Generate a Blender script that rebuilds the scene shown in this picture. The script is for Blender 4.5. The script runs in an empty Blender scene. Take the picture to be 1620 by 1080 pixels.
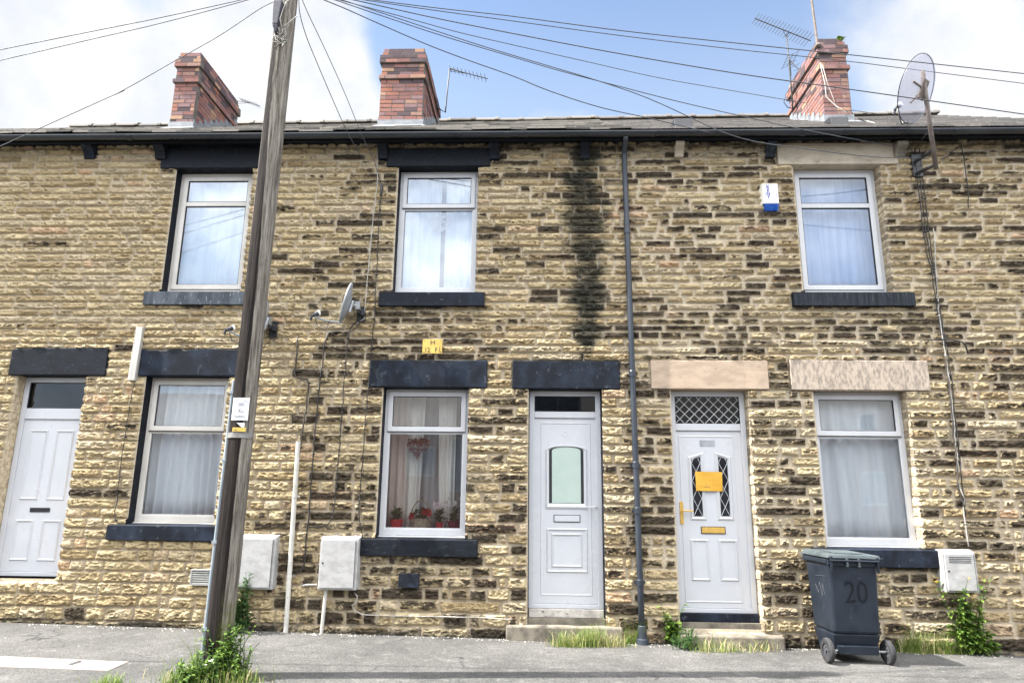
import bpy, math, random
import numpy as np
from mathutils import Vector, Matrix
random.seed(7); rng = np.random.default_rng(11)
S = bpy.context.scene; COL = S.collection
R = math.radians

# ------------------------------------------------------------------ camera
CAM = Vector((0, -8, 1.5)); FPX = 1081.0
pt, yw, rl = R(12.8732), R(2.0497), R(.66437)
Z3 = Matrix.Rotation(yw, 3, 'Z')
r_ = Z3 @ Vector((1, 0, 0)); u_ = Z3 @ Vector((0, -math.sin(pt), math.cos(pt))); f_ = Z3 @ Vector((0, math.cos(pt), math.sin(pt)))
AR = math.cos(rl)*r_ + math.sin(rl)*u_; AU = math.cos(rl)*u_ - math.sin(rl)*r_; AF = f_
cd = bpy.data.cameras.new('camera'); cam = bpy.data.objects.new('camera', cd); COL.objects.link(cam)
cd.sensor_width = 36; cd.lens = 36*FPX/1620; cd.clip_end = 3000; cd.clip_start = .05
cam.matrix_world = Matrix(((AR.x, AU.x, -AF.x, CAM.x), (AR.y, AU.y, -AF.y, CAM.y), (AR.z, AU.z, -AF.z, CAM.z), (0, 0, 0, 1)))
S.camera = cam
SL = -.0129                                   # the street falls gently to the right
def gz(x): return SL*x
def ray(px, py): return AR*((px-810)/FPX) - AU*((py-540)/FPX) + AF
def P(px, py, Y=0.0):
    v = ray(px, py); return CAM + v*((Y-CAM.y)/v.y)
def G(px, py):
    v = ray(px, py); return CAM - v*((CAM.z - SL*CAM.x)/(v.z - SL*v.x))
def X(px, py, Y=0.0): return P(px, py, Y).x
def Zz(px, py, Y=0.0): return P(px, py, Y).z

# ------------------------------------------------------------------ mesh helpers
BASE = {}
class MB:
    def __init__(s): s.v = []; s.f = []; s.t = []; s.tone = .5
    def add(s, vs, fs):
        o = len(s.v); s.v += [tuple(v) for v in vs]; s.t += [s.tone]*len(vs); s.f += [tuple(i+o for i in f) for f in fs]
    def box(s, x0, x1, y0, y1, z0, z1):
        s.add([(x0,y0,z0),(x1,y0,z0),(x1,y1,z0),(x0,y1,z0),(x0,y0,z1),(x1,y0,z1),(x1,y1,z1),(x0,y1,z1)],
              [(3,2,1,0),(4,5,6,7),(0,1,5,4),(1,2,6,5),(2,3,7,6),(3,0,4,7)]); return s
    def hexa(s, p8):
        s.add(p8, [(3,2,1,0),(4,5,6,7),(0,1,5,4),(1,2,6,5),(2,3,7,6),(3,0,4,7)]); return s
    def quad(s, a, b, c, d): s.add([a,b,c,d], [(0,1,2,3)]); return s
    def prism(s, pts, y0, y1):                       # outline in x,z (counter-clockwise seen from the street)
        n = len(pts)
        s.add([(x,y0,z) for x,z in pts]+[(x,y1,z) for x,z in pts],
              [tuple(range(n)), tuple(range(2*n-1,n-1,-1))]+[(i, i+n, (i+1)%n+n, (i+1)%n) for i in range(n)]); return s
    def prismx(s, pts, x0, x1):                      # outline in y,z
        n = len(pts)
        s.add([(x0,y,z) for y,z in pts]+[(x1,y,z) for y,z in pts],
              [tuple(range(n-1,-1,-1)), tuple(range(n,2*n))]+[(i, (i+1)%n, (i+1)%n+n, i+n) for i in range(n)]); return s
    def ring(s, outer, inner, y0, y1):               # a flat frame between two outlines of equal length
        n = len(outer)
        vs = [(x,y0,z) for x,z in outer]+[(x,y0,z) for x,z in inner]+[(x,y1,z) for x,z in outer]+[(x,y1,z) for x,z in inner]
        fs = []
        for i in range(n):
            j = (i+1) % n
            fs += [(i,j,n+j,n+i), (2*n+j,2*n+i,3*n+i,3*n+j), (j,i,2*n+i,2*n+j), (n+i,n+j,3*n+j,3*n+i)]
        s.add(vs, fs); return s
    def frame(s, x0, x1, z0, z1, w, y0, y1, wb=None, wt=None):
        wb = w if wb is None else wb; wt = w if wt is None else wt
        return s.ring([(x0,z0),(x1,z0),(x1,z1),(x0,z1)], [(x0+w,z0+wb),(x1-w,z0+wb),(x1-w,z1-wt),(x0+w,z1-wt)], y0, y1)
    def tube(s, pts, r, n=8, r1=None, cap=True):
        pts = [Vector(p) for p in pts]; m = len(pts); vs = []; up = None
        for i, p in enumerate(pts):
            d = (pts[min(i+1,m-1)] - pts[max(i-1,0)])
            if d.length < 1e-9: d = Vector((0,0,1))
            d.normalize()
            if up is None: up = Vector((0,0,1)) if abs(d.z) < .9 else Vector((0,1,0))
            a = d.cross(up)
            if a.length < 1e-6: a = d.cross(Vector((1,0,0)))
            a.normalize(); b = a.cross(d); up = b
            rr = r if r1 is None else r + (r1-r)*i/(m-1)
            if callable(r): rr = r(i/(m-1))
            for k in range(n):
                t = 2*math.pi*k/n; vs.append(p + (a*math.cos(t)+b*math.sin(t))*rr)
        fs = [(i*n+k, i*n+(k+1)%n, (i+1)*n+(k+1)%n, (i+1)*n+k) for i in range(m-1) for k in range(n)]
        if cap: fs += [tuple(range(n-1,-1,-1)), tuple(range((m-1)*n, m*n))]
        s.add(vs, fs); return s
    def lathe(s, prof, c, axis=(0,0,1), n=20, half=False):       # prof: (radius, height along axis)
        a = Vector(axis).normalized(); u = a.cross(Vector((0,1,0)) if abs(a.y) < .9 else Vector((1,0,0))).normalized(); w = a.cross(u); c = Vector(c)
        vs = [c + a*h + (u*math.cos(2*math.pi*k/n)+w*math.sin(2*math.pi*k/n))*r for r, h in prof for k in range(n)]
        m = len(prof)
        fs = [(i*n+k, i*n+(k+1)%n, (i+1)*n+(k+1)%n, (i+1)*n+k) for i in range(m-1) for k in range(n)]
        s.add(vs, fs); return s

def link(o, parent):
    COL.objects.link(o)
    if parent is not None: o.parent = parent
def obj(name, mb, mat, parent=None, smooth=False, bevel=0, label=None, solid=0):
    b = BASE.get(parent.name, Vector()) if parent is not None else Vector()
    me = bpy.data.meshes.new(name)
    me.from_pydata([(v[0]-b.x, v[1]-b.y, v[2]-b.z) for v in mb.v], [], mb.f); me.validate()
    if len(me.vertices) == len(mb.t):
        at = me.attributes.new('tone', 'FLOAT', 'POINT'); at.data.foreach_set('value', mb.t)
    o = bpy.data.objects.new(name, me); me.materials.append(mat); link(o, parent); BASE[o.name] = b
    if smooth: me.polygons.foreach_set('use_smooth', [True]*len(me.polygons))
    if solid:
        m = o.modifiers.new('solid', 'SOLIDIFY'); m.thickness = solid; m.offset = 0
    if bevel:
        m = o.modifiers.new('bevel', 'BEVEL'); m.width = bevel; m.segments = 2; m.limit_method = 'ANGLE'; m.angle_limit = R(40)
    if label: o['label'] = label
    return o
def tag(o, label, cat, group=None, kind=None):
    if kind: o['kind'] = kind
    if label: o['label'] = label
    if cat: o['category'] = cat
    if group: o['group'] = group
    return o
def thing(name, label, cat, loc, group=None):
    o = bpy.data.objects.new(name, None); COL.objects.link(o); o.location = loc; o.empty_display_size = .1
    BASE[o.name] = Vector(loc); return tag(o, label, cat, group)
def text_mb(body, x, y, z, size, align='CENTER', sx=1.0, depth=.0008, bold=0.):
    cu = bpy.data.curves.new('lettering', 'FONT'); cu.body = body; cu.size = size; cu.align_x = align; cu.align_y = 'CENTER'; cu.extrude = depth; cu.resolution_u = 3; cu.offset = size*bold
    o = bpy.data.objects.new('lettering', cu); COL.objects.link(o)
    bpy.context.view_layer.update()
    me = bpy.data.meshes.new_from_object(o)
    m = MB(); m.add([(x+v.co.x*sx, y-v.co.z, z+v.co.y) for v in me.vertices], [tuple(p.vertices) for p in me.polygons])
    bpy.data.objects.remove(o); bpy.data.meshes.remove(me); return m

# ------------------------------------------------------------------ materials
def newmat(name):
    m = bpy.data.materials.new(name); m.use_nodes = True; nt = m.node_tree; nt.nodes.clear()
    out = nt.nodes.new('ShaderNodeOutputMaterial'); return m, nt, out
def N(nt, t, **k):
    n = nt.nodes.new(t)
    for a, v in k.items():
        if a.startswith('i_'): n.inputs[int(a[2:])].default_value = v
        else: setattr(n, a, v)
    return n
def L(nt, a, b): nt.links.new(a, b)
def math_(nt, op, a, b=None, clamp=False):
    n = N(nt, 'ShaderNodeMath', operation=op, use_clamp=clamp)
    for i, q in enumerate((a, b)):
        if q is None: continue
        if isinstance(q, (int, float)): n.inputs[i].default_value = q
        else: L(nt, q, n.inputs[i])
    return n.outputs[0]
def mixc(nt, fac, a, b, mode='MIX'):
    n = N(nt, 'ShaderNodeMix', data_type='RGBA', blend_type=mode)
    for s, q in ((n.inputs[0], fac), (n.inputs[6], a), (n.inputs[7], b)):
        if isinstance(q, (int, float)): s.default_value = q
        elif isinstance(q, tuple): s.default_value = (*q[:3], 1)
        else: L(nt, q, s)
    return n.outputs[2]
def noise(nt, vec, scale, detail=4, rough=.55, dist=0):
    n = N(nt, 'ShaderNodeTexNoise'); n.inputs['Scale'].default_value = scale; n.inputs['Detail'].default_value = detail
    n.inputs['Roughness'].default_value = rough; n.inputs['Distortion'].default_value = dist
    if vec is not None: L(nt, vec, n.inputs['Vector'])
    return n.outputs[0]
def mapr(nt, v, a, b, c=0., d=1.):
    n = N(nt, 'ShaderNodeMapRange', clamp=True, interpolation_type='SMOOTHSTEP'); L(nt, v, n.inputs[0])
    for i, q in enumerate((a, b, c, d)): n.inputs[i+1].default_value = q
    return n.outputs[0]
def coords(nt, scale=(1,1,1), rot=(0,0,0)):
    g = N(nt, 'ShaderNodeNewGeometry'); m = N(nt, 'ShaderNodeMapping'); m.inputs['Scale'].default_value = scale; m.inputs['Rotation'].default_value = rot
    L(nt, g.outputs['Position'], m.inputs[0]); return m.outputs[0]
def bsdf(nt, out, rough=.6, metal=0., spec=.5):
    b = N(nt, 'ShaderNodeBsdfPrincipled'); b.inputs['Roughness'].default_value = rough; b.inputs['Metallic'].default_value = metal
    b.inputs['Specular IOR Level'].default_value = spec; L(nt, b.outputs[0], out.inputs[0]); return b
def bump(nt, h, b, strength=.4, dist=.01):
    n = N(nt, 'ShaderNodeBump'); n.inputs['Strength'].default_value = strength; n.inputs['Distance'].default_value = dist
    L(nt, h, n.inputs['Height']); L(nt, n.outputs[0], b.inputs['Normal'])
def simple(name, c1, c2=None, rough=.6, metal=0., spec=.5, scale=8., bmp=0., bscale=60., stretch=(1,1,1), lo=.38, hi=.66, c3=None, tone=0.):
    """two-tone procedural material: colour c1 worn into c2 by noise, c3 = sparse spots"""
    m, nt, out = newmat(name); b = bsdf(nt, out, rough, metal, spec); co = coords(nt, stretch)
    c2 = c2 or tuple(x*.82 for x in c1)
    n1 = noise(nt, co, scale, 6, .6); col = mixc(nt, mapr(nt, n1, lo, hi), c1, c2)
    if c3: col = mixc(nt, mapr(nt, noise(nt, co, scale*3.1, 5, .65), .6, .68), col, c3)
    if tone:
        a = N(nt, 'ShaderNodeAttribute', attribute_name='tone')
        col = mixc(nt, 1., col, mixc(nt, a.outputs['Fac'], (1-tone,)*3, (1+tone,)*3), 'MULTIPLY')
    L(nt, col, b.inputs['Base Color'])
    L(nt, mapr(nt, n1, .3, .7, max(0, rough-.08), min(1, rough+.1)), b.inputs['Roughness'])
    if bmp: bump(nt, noise(nt, co, bscale, 5, .6), b, bmp, .006)
    return m

def stone_wall_mat():
    m, nt, out = newmat('rock_faced_sandstone'); b = bsdf(nt, out, .9, 0, .25); co = coords(nt)
    A = N(nt, 'ShaderNodeAttribute', attribute_name='stone'); sp = N(nt, 'ShaderNodeSeparateColor'); L(nt, A.outputs['Color'], sp.inputs[0])
    tone, soot, mask = sp.outputs[0], sp.outputs[1], sp.outputs[2]
    A2 = N(nt, 'ShaderNodeAttribute', attribute_name='weather'); s2 = N(nt, 'ShaderNodeSeparateColor'); L(nt, A2.outputs['Color'], s2.inputs[0])
    streak, warm, relief = s2.outputs[0], s2.outputs[1], s2.outputs[2]
    r = N(nt, 'ShaderNodeValToRGB'); L(nt, tone, r.inputs[0]); e = r.color_ramp.elements
    e[0].position = 0; e[0].color = (.36,.27,.15,1); e[1].position = 1; e[1].color = (.62,.53,.365,1)
    for p, c in ((.2,(.50,.395,.235)),(.45,(.56,.455,.275)),(.65,(.62,.51,.32)),(.8,(.49,.41,.28)),(.93,(.58,.485,.335)),(.965,(.60,.40,.25))):
        q = e.new(p); q.color = (*c, 1)
    big = noise(nt, co, 5.5, 6, .65); fine = noise(nt, co, 38, 5, .7)
    col = mixc(nt, 1., r.outputs[0], mixc(nt, big, (.74,.725,.70), (1.30,1.29,1.27)), 'MULTIPLY')
    col = mixc(nt, mapr(nt, fine, .54, .74, 0, .55), col, (.20,.145,.085))          # iron specks and bedding stains
    col = mixc(nt, math_(nt, 'MULTIPLY', warm, .22), col, mixc(nt, big, (.42,.31,.145), (.62,.49,.26)))
    mort = mixc(nt, fine, (.41,.335,.235), (.62,.53,.395))
    mort = mixc(nt, math_(nt, 'SUBTRACT', 1., s2.outputs[1]), mort, (.60,.515,.385))
    # soot sits on the faces of some stones, worn away in patches
    sn = math_(nt, 'MULTIPLY', math_(nt, 'SUBTRACT', noise(nt, coords(nt, (.6,1,1.5)), 13, 7, .74, .4), .5), 4.4)
    sn = math_(nt, 'ADD', sn, math_(nt, 'MULTIPLY', math_(nt, 'SUBTRACT', relief, .8), .75))
    sf = mapr(nt, math_(nt, 'ADD', sn, math_(nt, 'SUBTRACT', math_(nt, 'MULTIPLY', soot, 1.75), .74)), -.14, .56)
    dark = mixc(nt, fine, (.004,.0035,.0035), (.075,.055,.038))
    col = mixc(nt, math_(nt, 'MULTIPLY', sf, .95), col, dark)
    col = mixc(nt, mask, mort, col)
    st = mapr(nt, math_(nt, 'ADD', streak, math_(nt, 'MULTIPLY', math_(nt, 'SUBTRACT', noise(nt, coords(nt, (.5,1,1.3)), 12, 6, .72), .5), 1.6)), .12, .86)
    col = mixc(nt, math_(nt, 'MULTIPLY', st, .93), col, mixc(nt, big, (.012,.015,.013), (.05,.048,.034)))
    L(nt, col, b.inputs['Base Color'])
    bump(nt, math_(nt, 'ADD', noise(nt, co, 45, 6, .7), math_(nt, 'MULTIPLY', noise(nt, co, 120, 4, .65), .55)), b, .95, .026)
    return m
M = {}
M['stone'] = stone_wall_mat()
M['reveal_stone'] = simple('reveal_stone', (.42,.35,.245), (.25,.20,.135), .9, spec=.2, scale=18, bmp=1., bscale=45, c3=(.04,.034,.03), tone=.5)
M['black_paint'] = simple('black_masonry_paint', (.004,.0055,.009), (.008,.011,.017), .62, spec=.2, scale=6, bmp=.3, bscale=40, stretch=(1,1,2.5), c3=(.035,.042,.055))
M['worn_paint'] = simple('worn_black_paint', (.004,.006,.011), (.017,.025,.041), .66, spec=.2, scale=3.5, bmp=.4, bscale=40, stretch=(1.3,1,1), c3=(.04,.048,.06), lo=.42, hi=.72)
M['grey_sill'] = simple('weathered_grey_sill', (.035,.043,.055), (.085,.097,.112), .7, spec=.3, scale=7, bmp=.3, stretch=(1.5,1,.4), c3=(.21,.22,.22))
M['dark_sill'] = simple('streaked_dark_sill', (.008,.011,.016), (.024,.029,.036), .7, spec=.2, scale=9, bmp=.3, stretch=(4,1,.15), c3=(.15,.155,.16), lo=.4, hi=.6)
M['lintel_stone'] = simple('dressed_sandstone', (.42,.325,.24), (.33,.255,.19), .9, spec=.2, scale=5, bmp=.45, bscale=90, stretch=(1,1,2.2), c3=(.28,.215,.165))
M['tooled_stone'] = simple('tooled_sandstone', (.41,.34,.27), (.22,.185,.155), .92, spec=.2, scale=16, bmp=1.0, bscale=75, stretch=(2.0,1,.8), c3=(.23,.18,.14))
M['pale_stone'] = simple('pale_weathered_stone', (.47,.41,.32), (.36,.31,.24), .92, spec=.2, scale=4, bmp=.5, bscale=60, stretch=(1,1,2), c3=(.2,.17,.13))
M['step_stone'] = simple('step_stone', (.215,.19,.15), (.115,.102,.083), .92, spec=.2, scale=7, bmp=.7, bscale=50, c3=(.12,.105,.08))
M['upvc'] = simple('white_upvc', (.53,.535,.545), (.49,.495,.505), .28, spec=.5, scale=3)
M['upvc_cream'] = simple('aged_white_upvc', (.57,.545,.50), (.49,.465,.42), .35, spec=.45, scale=3)
M['door_white'] = simple('white_door_skin', (.495,.505,.525), (.455,.47,.495), .32, spec=.5, scale=2)
M['gasket'] = simple('black_rubber', (.012,.012,.013), None, .7)
M['frosted'] = simple('frosted_glass', (.40,.485,.435), (.35,.435,.39), .22, spec=.6, scale=2)
M['lead'] = simple('lead_came', (.42,.44,.45), (.55,.57,.58), .45, .3, scale=30)
M['lead_sheet'] = simple('lead_flashing', (.16,.172,.185), (.25,.262,.272), .6, .1, scale=7, stretch=(1,1,3), bmp=.3)
M['brass'] = simple('brass', (.66,.43,.11), (.52,.33,.08), .35, .35, scale=20)
M['steel'] = simple('galvanised_steel', (.42,.43,.44), (.30,.31,.32), .45, .8, scale=18)
M['aerial'] = simple('weathered_aluminium', (.05,.053,.06), (.09,.093,.10), .6, .2, scale=18)
M['rust'] = simple('rusty_mast', (.13,.105,.092), (.20,.175,.155), .8, .2, scale=14, c3=(.16,.075,.04))
M['gutter'] = simple('black_gutter', (.013,.016,.021), (.024,.028,.034), .28, spec=.5, scale=3, stretch=(.4,1,1))
M['fascia'] = simple('dark_fascia', (.005,.006,.009), (.010,.012,.016), .7, spec=.2, scale=5)
M['downpipe'] = simple('slate_grey_plastic', (.018,.024,.034), (.030,.037,.048), .38, spec=.5, scale=3, stretch=(1,1,.5))
M['cable'] = simple('black_cable', (.014,.013,.013), (.03,.028,.027), .6, scale=20)
M['brown_cable'] = simple('dark_brown_cable', (.03,.024,.02), (.055,.045,.038), .6, scale=20)
M['grey_cable'] = simple('grey_cable', (.30,.285,.25), (.42,.40,.36), .6, scale=20)
M['white_cable'] = simple('dirty_white_cable', (.40,.385,.35), (.30,.29,.265), .55, scale=12)
M['white_pipe'] = simple('off_white_conduit', (.54,.525,.48), (.42,.405,.36), .45, scale=4, stretch=(1,1,.6), c3=(.33,.31,.27))
M['wire'] = simple('overhead_wire', (.06,.065,.075), None, .6)
M['grp'] = simple('grey_white_glass_fibre', (.39,.385,.375), (.30,.295,.285), .5, scale=7, bmp=.2, c3=(.27,.265,.255), stretch=(1,1,1.6))
M['grille'] = simple('grey_plastic_grille', (.33,.33,.31), (.25,.25,.23), .6, scale=12)
M['dish'] = simple('grey_dish', (.30,.325,.345), (.22,.24,.26), .45, spec=.4, scale=7)
M['black_plastic'] = simple('black_plastic', (.014,.015,.017), (.03,.031,.034), .42, scale=14)
M['bin'] = simple('charcoal_bin_plastic', (.0105,.015,.023), (.015,.021,.031), .48, spec=.3, scale=4, bmp=.12, bscale=140, c3=(.028,.035,.046))
M['bin_lid'] = simple('faded_bin_lid', (.05,.065,.07), (.075,.092,.095), .5, spec=.4, scale=6, bmp=.15, bscale=120)
M['bin_num'] = simple('dark_bin_number', (.0100,.0144,.0222), None, .48)
M['rubber'] = simple('tyre_rubber', (.018,.018,.02), (.035,.035,.037), .8, scale=20)
M['yellow'] = simple('enamel_yellow', (.56,.39,.085), (.46,.31,.065), .35, scale=9, c3=(.35,.25,.1))
M['paper'] = simple('yellow_paper', (.60,.33,.035), (.54,.29,.03), .75, scale=5)
M['ink'] = simple('black_ink', (.014,.014,.02), None, .6)
M['ink_blue'] = simple('blue_ink', (.02,.04,.36), None, .5)
M['ink_faint'] = simple('faded_ink', (.42,.44,.66), None, .6)
M['sign_white'] = simple('white_sign_plastic', (.78,.78,.80), (.70,.70,.73), .35, scale=8)
M['alarm_white'] = simple('cream_alarm_plastic', (.80,.77,.68), (.72,.69,.60), .4, scale=9)
M['alarm_blue'] = simple('blue_lens', (.008,.05,.26), (.01,.08,.34), .25, scale=9)
M['curtain'] = simple('white_voile', (.90,.915,.93), (.80,.83,.86), .9, spec=.1, scale=4, stretch=(4,1,.3))
M['curtain_warm'] = simple('beige_curtain', (.72,.60,.52), (.58,.47,.41), .9, spec=.1, scale=4, stretch=(4,1,.3))
M['curtain_cream'] = simple('cream_net', (.86,.82,.75), (.72,.68,.62), .9, spec=.1, scale=4, stretch=(4,1,.3))
M['curtain_grey'] = simple('grey_net', (.42,.40,.39), (.33,.32,.32), .9, spec=.1, scale=4, stretch=(4,1,.3))
M['curtain_blue'] = simple('pale_blue_voile', (.52,.59,.74), (.42,.50,.66), .9, spec=.1, scale=4, stretch=(4,1,.3))
M['room'] = simple('room_plaster', (.45,.44,.43), None, .9, scale=1)
M['red_pot'] = simple('red_plastic_pot', (.50,.022,.03), (.40,.016,.022), .4, scale=9)
M['maroon_pot'] = simple('maroon_pot', (.13,.01,.022), None, .4)
M['wicker'] = simple('pale_wicker', (.36,.29,.21), (.20,.155,.105), .8, scale=40, bmp=.4)
M['petal_red'] = simple('red_petals', (.45,.02,.018), (.30,.012,.012), .6, scale=20)
M['petal_pink'] = simple('pink_white_petals', (.80,.62,.62), (.84,.78,.76), .6, scale=30)
M['petal_white'] = simple('white_petals', (.80,.79,.77), None, .6)
M['petal_yellow'] = simple('yellow_petals', (.80,.52,.03), None, .6)
M['berry'] = simple('dried_red_berries', (.16,.055,.04), (.28,.12,.09), .6, scale=40)
M['white_wire'] = simple('pale_pink_wire', (.80,.72,.72), None, .5)
M['dirt_rim'] = simple('chipped_threshold', (.50,.47,.42), (.30,.28,.25), .8, scale=6, c3=(.02,.02,.022), stretch=(1,1,2))
M['pebble'] = simple('pale_grit', (.46,.43,.38), (.28,.26,.23), .9, scale=18, tone=.4)
M['slab'] = simple('pale_pink_concrete', (.27,.235,.215), (.22,.195,.18), .9, spec=.2, scale=9, bmp=.4, bscale=120, c3=(.17,.155,.14))
M['tar'] = simple('bitumen_seal', (.045,.045,.048), (.07,.07,.07), .8, scale=10, bmp=.4, bscale=120)
M['kerb'] = simple('concrete_kerb', (.30,.29,.27), (.22,.21,.2), .9, scale=6, bmp=.4, bscale=90)
def leafmat(name, a, b):
    m, nt, out = newmat(name); p = bsdf(nt, out, .55, 0, .35); co = coords(nt)
    at = N(nt, 'ShaderNodeAttribute', attribute_name='tone')
    col = mixc(nt, at.outputs['Fac'], a, b)
    col = mixc(nt, 1., col, mixc(nt, noise(nt, co, 30, 3), (.7,.7,.7), (1.3,1.3,1.3)), 'MULTIPLY'); L(nt, col, p.inputs['Base Color'])
    t = N(nt, 'ShaderNodeBsdfTranslucent'); L(nt, col, t.inputs[0]); mx = N(nt, 'ShaderNodeMixShader'); mx.inputs[0].default_value = .3
    L(nt, p.outputs[0], mx.inputs[1]); L(nt, t.outputs[0], mx.inputs[2]); L(nt, mx.outputs[0], out.inputs[0]); return m
M['leaf'] = leafmat('weed_leaf', (.05,.115,.02), (.20,.30,.05))
M['leaf_dark'] = leafmat('thistle_leaf', (.03,.075,.022), (.09,.17,.05))
M['grass'] = leafmat('grass_blade', (.07,.15,.02), (.24,.31,.06))
M['straw'] = leafmat('dry_grass', (.34,.29,.13), (.50,.45,.24))
M['moss_leaf'] = leafmat('pot_leaf', (.03,.075,.02), (.10,.17,.04))

def glass_mat(name, refl, tint):
    m, nt, out = newmat(name)
    g = N(nt, 'ShaderNodeBsdfGlossy'); g.inputs['Roughness'].default_value = .015; g.inputs['Color'].default_value = (.95,.97,1,1)
    w = noise(nt, coords(nt), 2.2, 2); bp = N(nt, 'ShaderNodeBump'); bp.inputs['Strength'].default_value = .012; bp.inputs['Distance'].default_value = .05
    L(nt, w, bp.inputs['Height']); L(nt, bp.outputs[0], g.inputs['Normal'])
    t = N(nt, 'ShaderNodeBsdfTransparent'); t.inputs[0].default_value = (*tint, 1)
    lw = N(nt, 'ShaderNodeLayerWeight'); lw.inputs[0].default_value = .35
    f = math_(nt, 'ADD', math_(nt, 'MULTIPLY', lw.outputs['Fresnel'], .6), refl, True)
    mx = N(nt, 'ShaderNodeMixShader'); L(nt, f, mx.inputs[0]); L(nt, t.outputs[0], mx.inputs[1]); L(nt, g.outputs[0], mx.inputs[2]); L(nt, mx.outputs[0], out.inputs[0]); return m
M['glass'] = glass_mat('window_glass', .09, (.94,.955,.96))
M['glass_sky'] = glass_mat('upper_window_glass', .15, (.90,.93,.95))
M['glass_blue'] = glass_mat('upper_window_glass_low_sheen', .035, (.90,.93,.96))
M['glass_dark'] = glass_mat('dark_fanlight_glass', .02, (.22,.26,.30))
def clear_dish():
    m, nt, out = newmat('clear_dish_plastic'); p = bsdf(nt, out, .25, 0, .5); p.inputs['Base Color'].default_value = (.40,.41,.47,1)
    t = N(nt, 'ShaderNodeBsdfTransparent'); t.inputs[0].default_value = (.93,.93,.97,1); mx = N(nt, 'ShaderNodeMixShader'); mx.inputs[0].default_value = .24
    L(nt, t.outputs[0], mx.inputs[1]); L(nt, p.outputs[0], mx.inputs[2]); L(nt, mx.outputs[0], out.inputs[0]); return m
M['clear_dish'] = clear_dish()

def asphalt():
    m, nt, out = newmat('worn_asphalt'); b = bsdf(nt, out, .9, 0, .2); co = coords(nt)
    big = noise(nt, co, .9, 5, .6); mid = noise(nt, co, 6, 5, .65); sp = N(nt, 'ShaderNodeTexVoronoi'); sp.inputs['Scale'].default_value = 110; L(nt, co, sp.inputs['Vector'])
    col = mixc(nt, mapr(nt, big, .35, .68), (.070,.069,.067), (.108,.105,.101))
    col = mixc(nt, mapr(nt, mid, .5, .75, 0, .5), col, (.175,.17,.162))
    spc = N(nt, 'ShaderNodeSeparateColor'); L(nt, sp.outputs['Color'], spc.inputs[0])
    col = mixc(nt, 1., col, mixc(nt, spc.outputs[0], (.55,.55,.55), (1.5,1.5,1.48)), 'MULTIPLY')
    vo = N(nt, 'ShaderNodeTexVoronoi', feature='DISTANCE_TO_EDGE'); vo.inputs['Scale'].default_value = .55
    wv = N(nt, 'ShaderNodeVectorMath', operation='ADD'); wn = N(nt, 'ShaderNodeTexNoise'); wn.inputs['Scale'].default_value = 3.5; L(nt, co, wn.inputs['Vector']); wn.inputs['Detail'].default_value = 6
    ws = N(nt, 'ShaderNodeVectorMath', operation='SCALE'); L(nt, wn.outputs['Color'], ws.inputs[0]); ws.inputs['Scale'].default_value = .5; L(nt, co, wv.inputs[0]); L(nt, ws.outputs[0], wv.inputs[1]); L(nt, wv.outputs[0], vo.inputs['Vector'])
    col = mixc(nt, math_(nt, 'MULTIPLY', mapr(nt, vo.outputs[0], .002, .011, 1, 0), mapr(nt, noise(nt, co, 1.7, 3), .48, .6)), col, (.04,.04,.04))
    col = mixc(nt, mapr(nt, noise(nt, co, 2.3, 6, .7), .58, .68, 0, .45), col, (.075,.073,.07))
    y = N(nt, 'ShaderNodeSeparateXYZ'); L(nt, co, y.inputs[0])          # damp grime against the wall foot
    edge = mapr(nt, math_(nt, 'ADD', y.outputs[1], math_(nt, 'MULTIPLY', math_(nt, 'SUBTRACT', mid, .5), .5)), -.42, -.02)
    col = mixc(nt, math_(nt, 'MULTIPLY', edge, .5), col, (.065,.062,.057))
    L(nt, col, b.inputs['Base Color'])
    bump(nt, math_(nt, 'ADD', noise(nt, co, 140, 3, .6), math_(nt, 'MULTIPLY', mid, .6)), b, .5, .008); return m
M['asphalt'] = asphalt()
M['road'] = simple('road_asphalt', (.05,.05,.05), (.075,.074,.072), .9, scale=2, bmp=.5, bscale=120)
M['ground'] = simple('far_ground', (.09,.10,.06), (.13,.12,.09), .95, scale=.3)
def brick_mat():
    m, nt, out = newmat('chimney_brick'); b = bsdf(nt, out, .9, 0, .2); co = coords(nt)
    a = N(nt, 'ShaderNodeAttribute', attribute_name='tone'); r = N(nt, 'ShaderNodeValToRGB'); L(nt, a.outputs['Fac'], r.inputs[0]); e = r.color_ramp.elements
    e[0].position = 0; e[0].color = (.075,.055,.06,1); e[1].position = 1; e[1].color = (.36,.23,.15,1)
    for p, c in ((.14,(.10,.075,.08)),(.2,(.19,.095,.085)),(.38,(.235,.11,.092)),(.52,(.21,.135,.14)),(.66,(.30,.13,.088)),(.8,(.20,.125,.125)),(.92,(.31,.185,.13))):
        q = e.new(p); q.color = (*c, 1)
    col = mixc(nt, mapr(nt, noise(nt, co, 22, 6, .7), .5, .75, 0, .55), r.outputs[0], (.10,.07,.06))
    L(nt, col, b.inputs['Base Color']); bump(nt, noise(nt, co, 80, 4), b, .5, .008); return m
M['brick'] = brick_mat()
M['brick_mortar'] = simple('brick_mortar', (.13,.112,.10), (.08,.07,.064), .95, scale=12)
def slate_mat(name, a, b_, c):
    m, nt, out = newmat(name); b = bsdf(nt, out, .85, 0, .3); co = coords(nt)
    t = N(nt, 'ShaderNodeAttribute', attribute_name='tone'); col = mixc(nt, t.outputs['Fac'], a, b_)
    col = mixc(nt, mapr(nt, noise(nt, co, 7, 6, .7), .5, .7, 0, .75), col, c)
    L(nt, col, b.inputs['Base Color']); bump(nt, noise(nt, co, 40, 5, .65), b, .6, .012); return m
M['slate'] = slate_mat('stone_slate', (.045,.043,.04), (.21,.19,.165), (.12,.12,.10))
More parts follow.
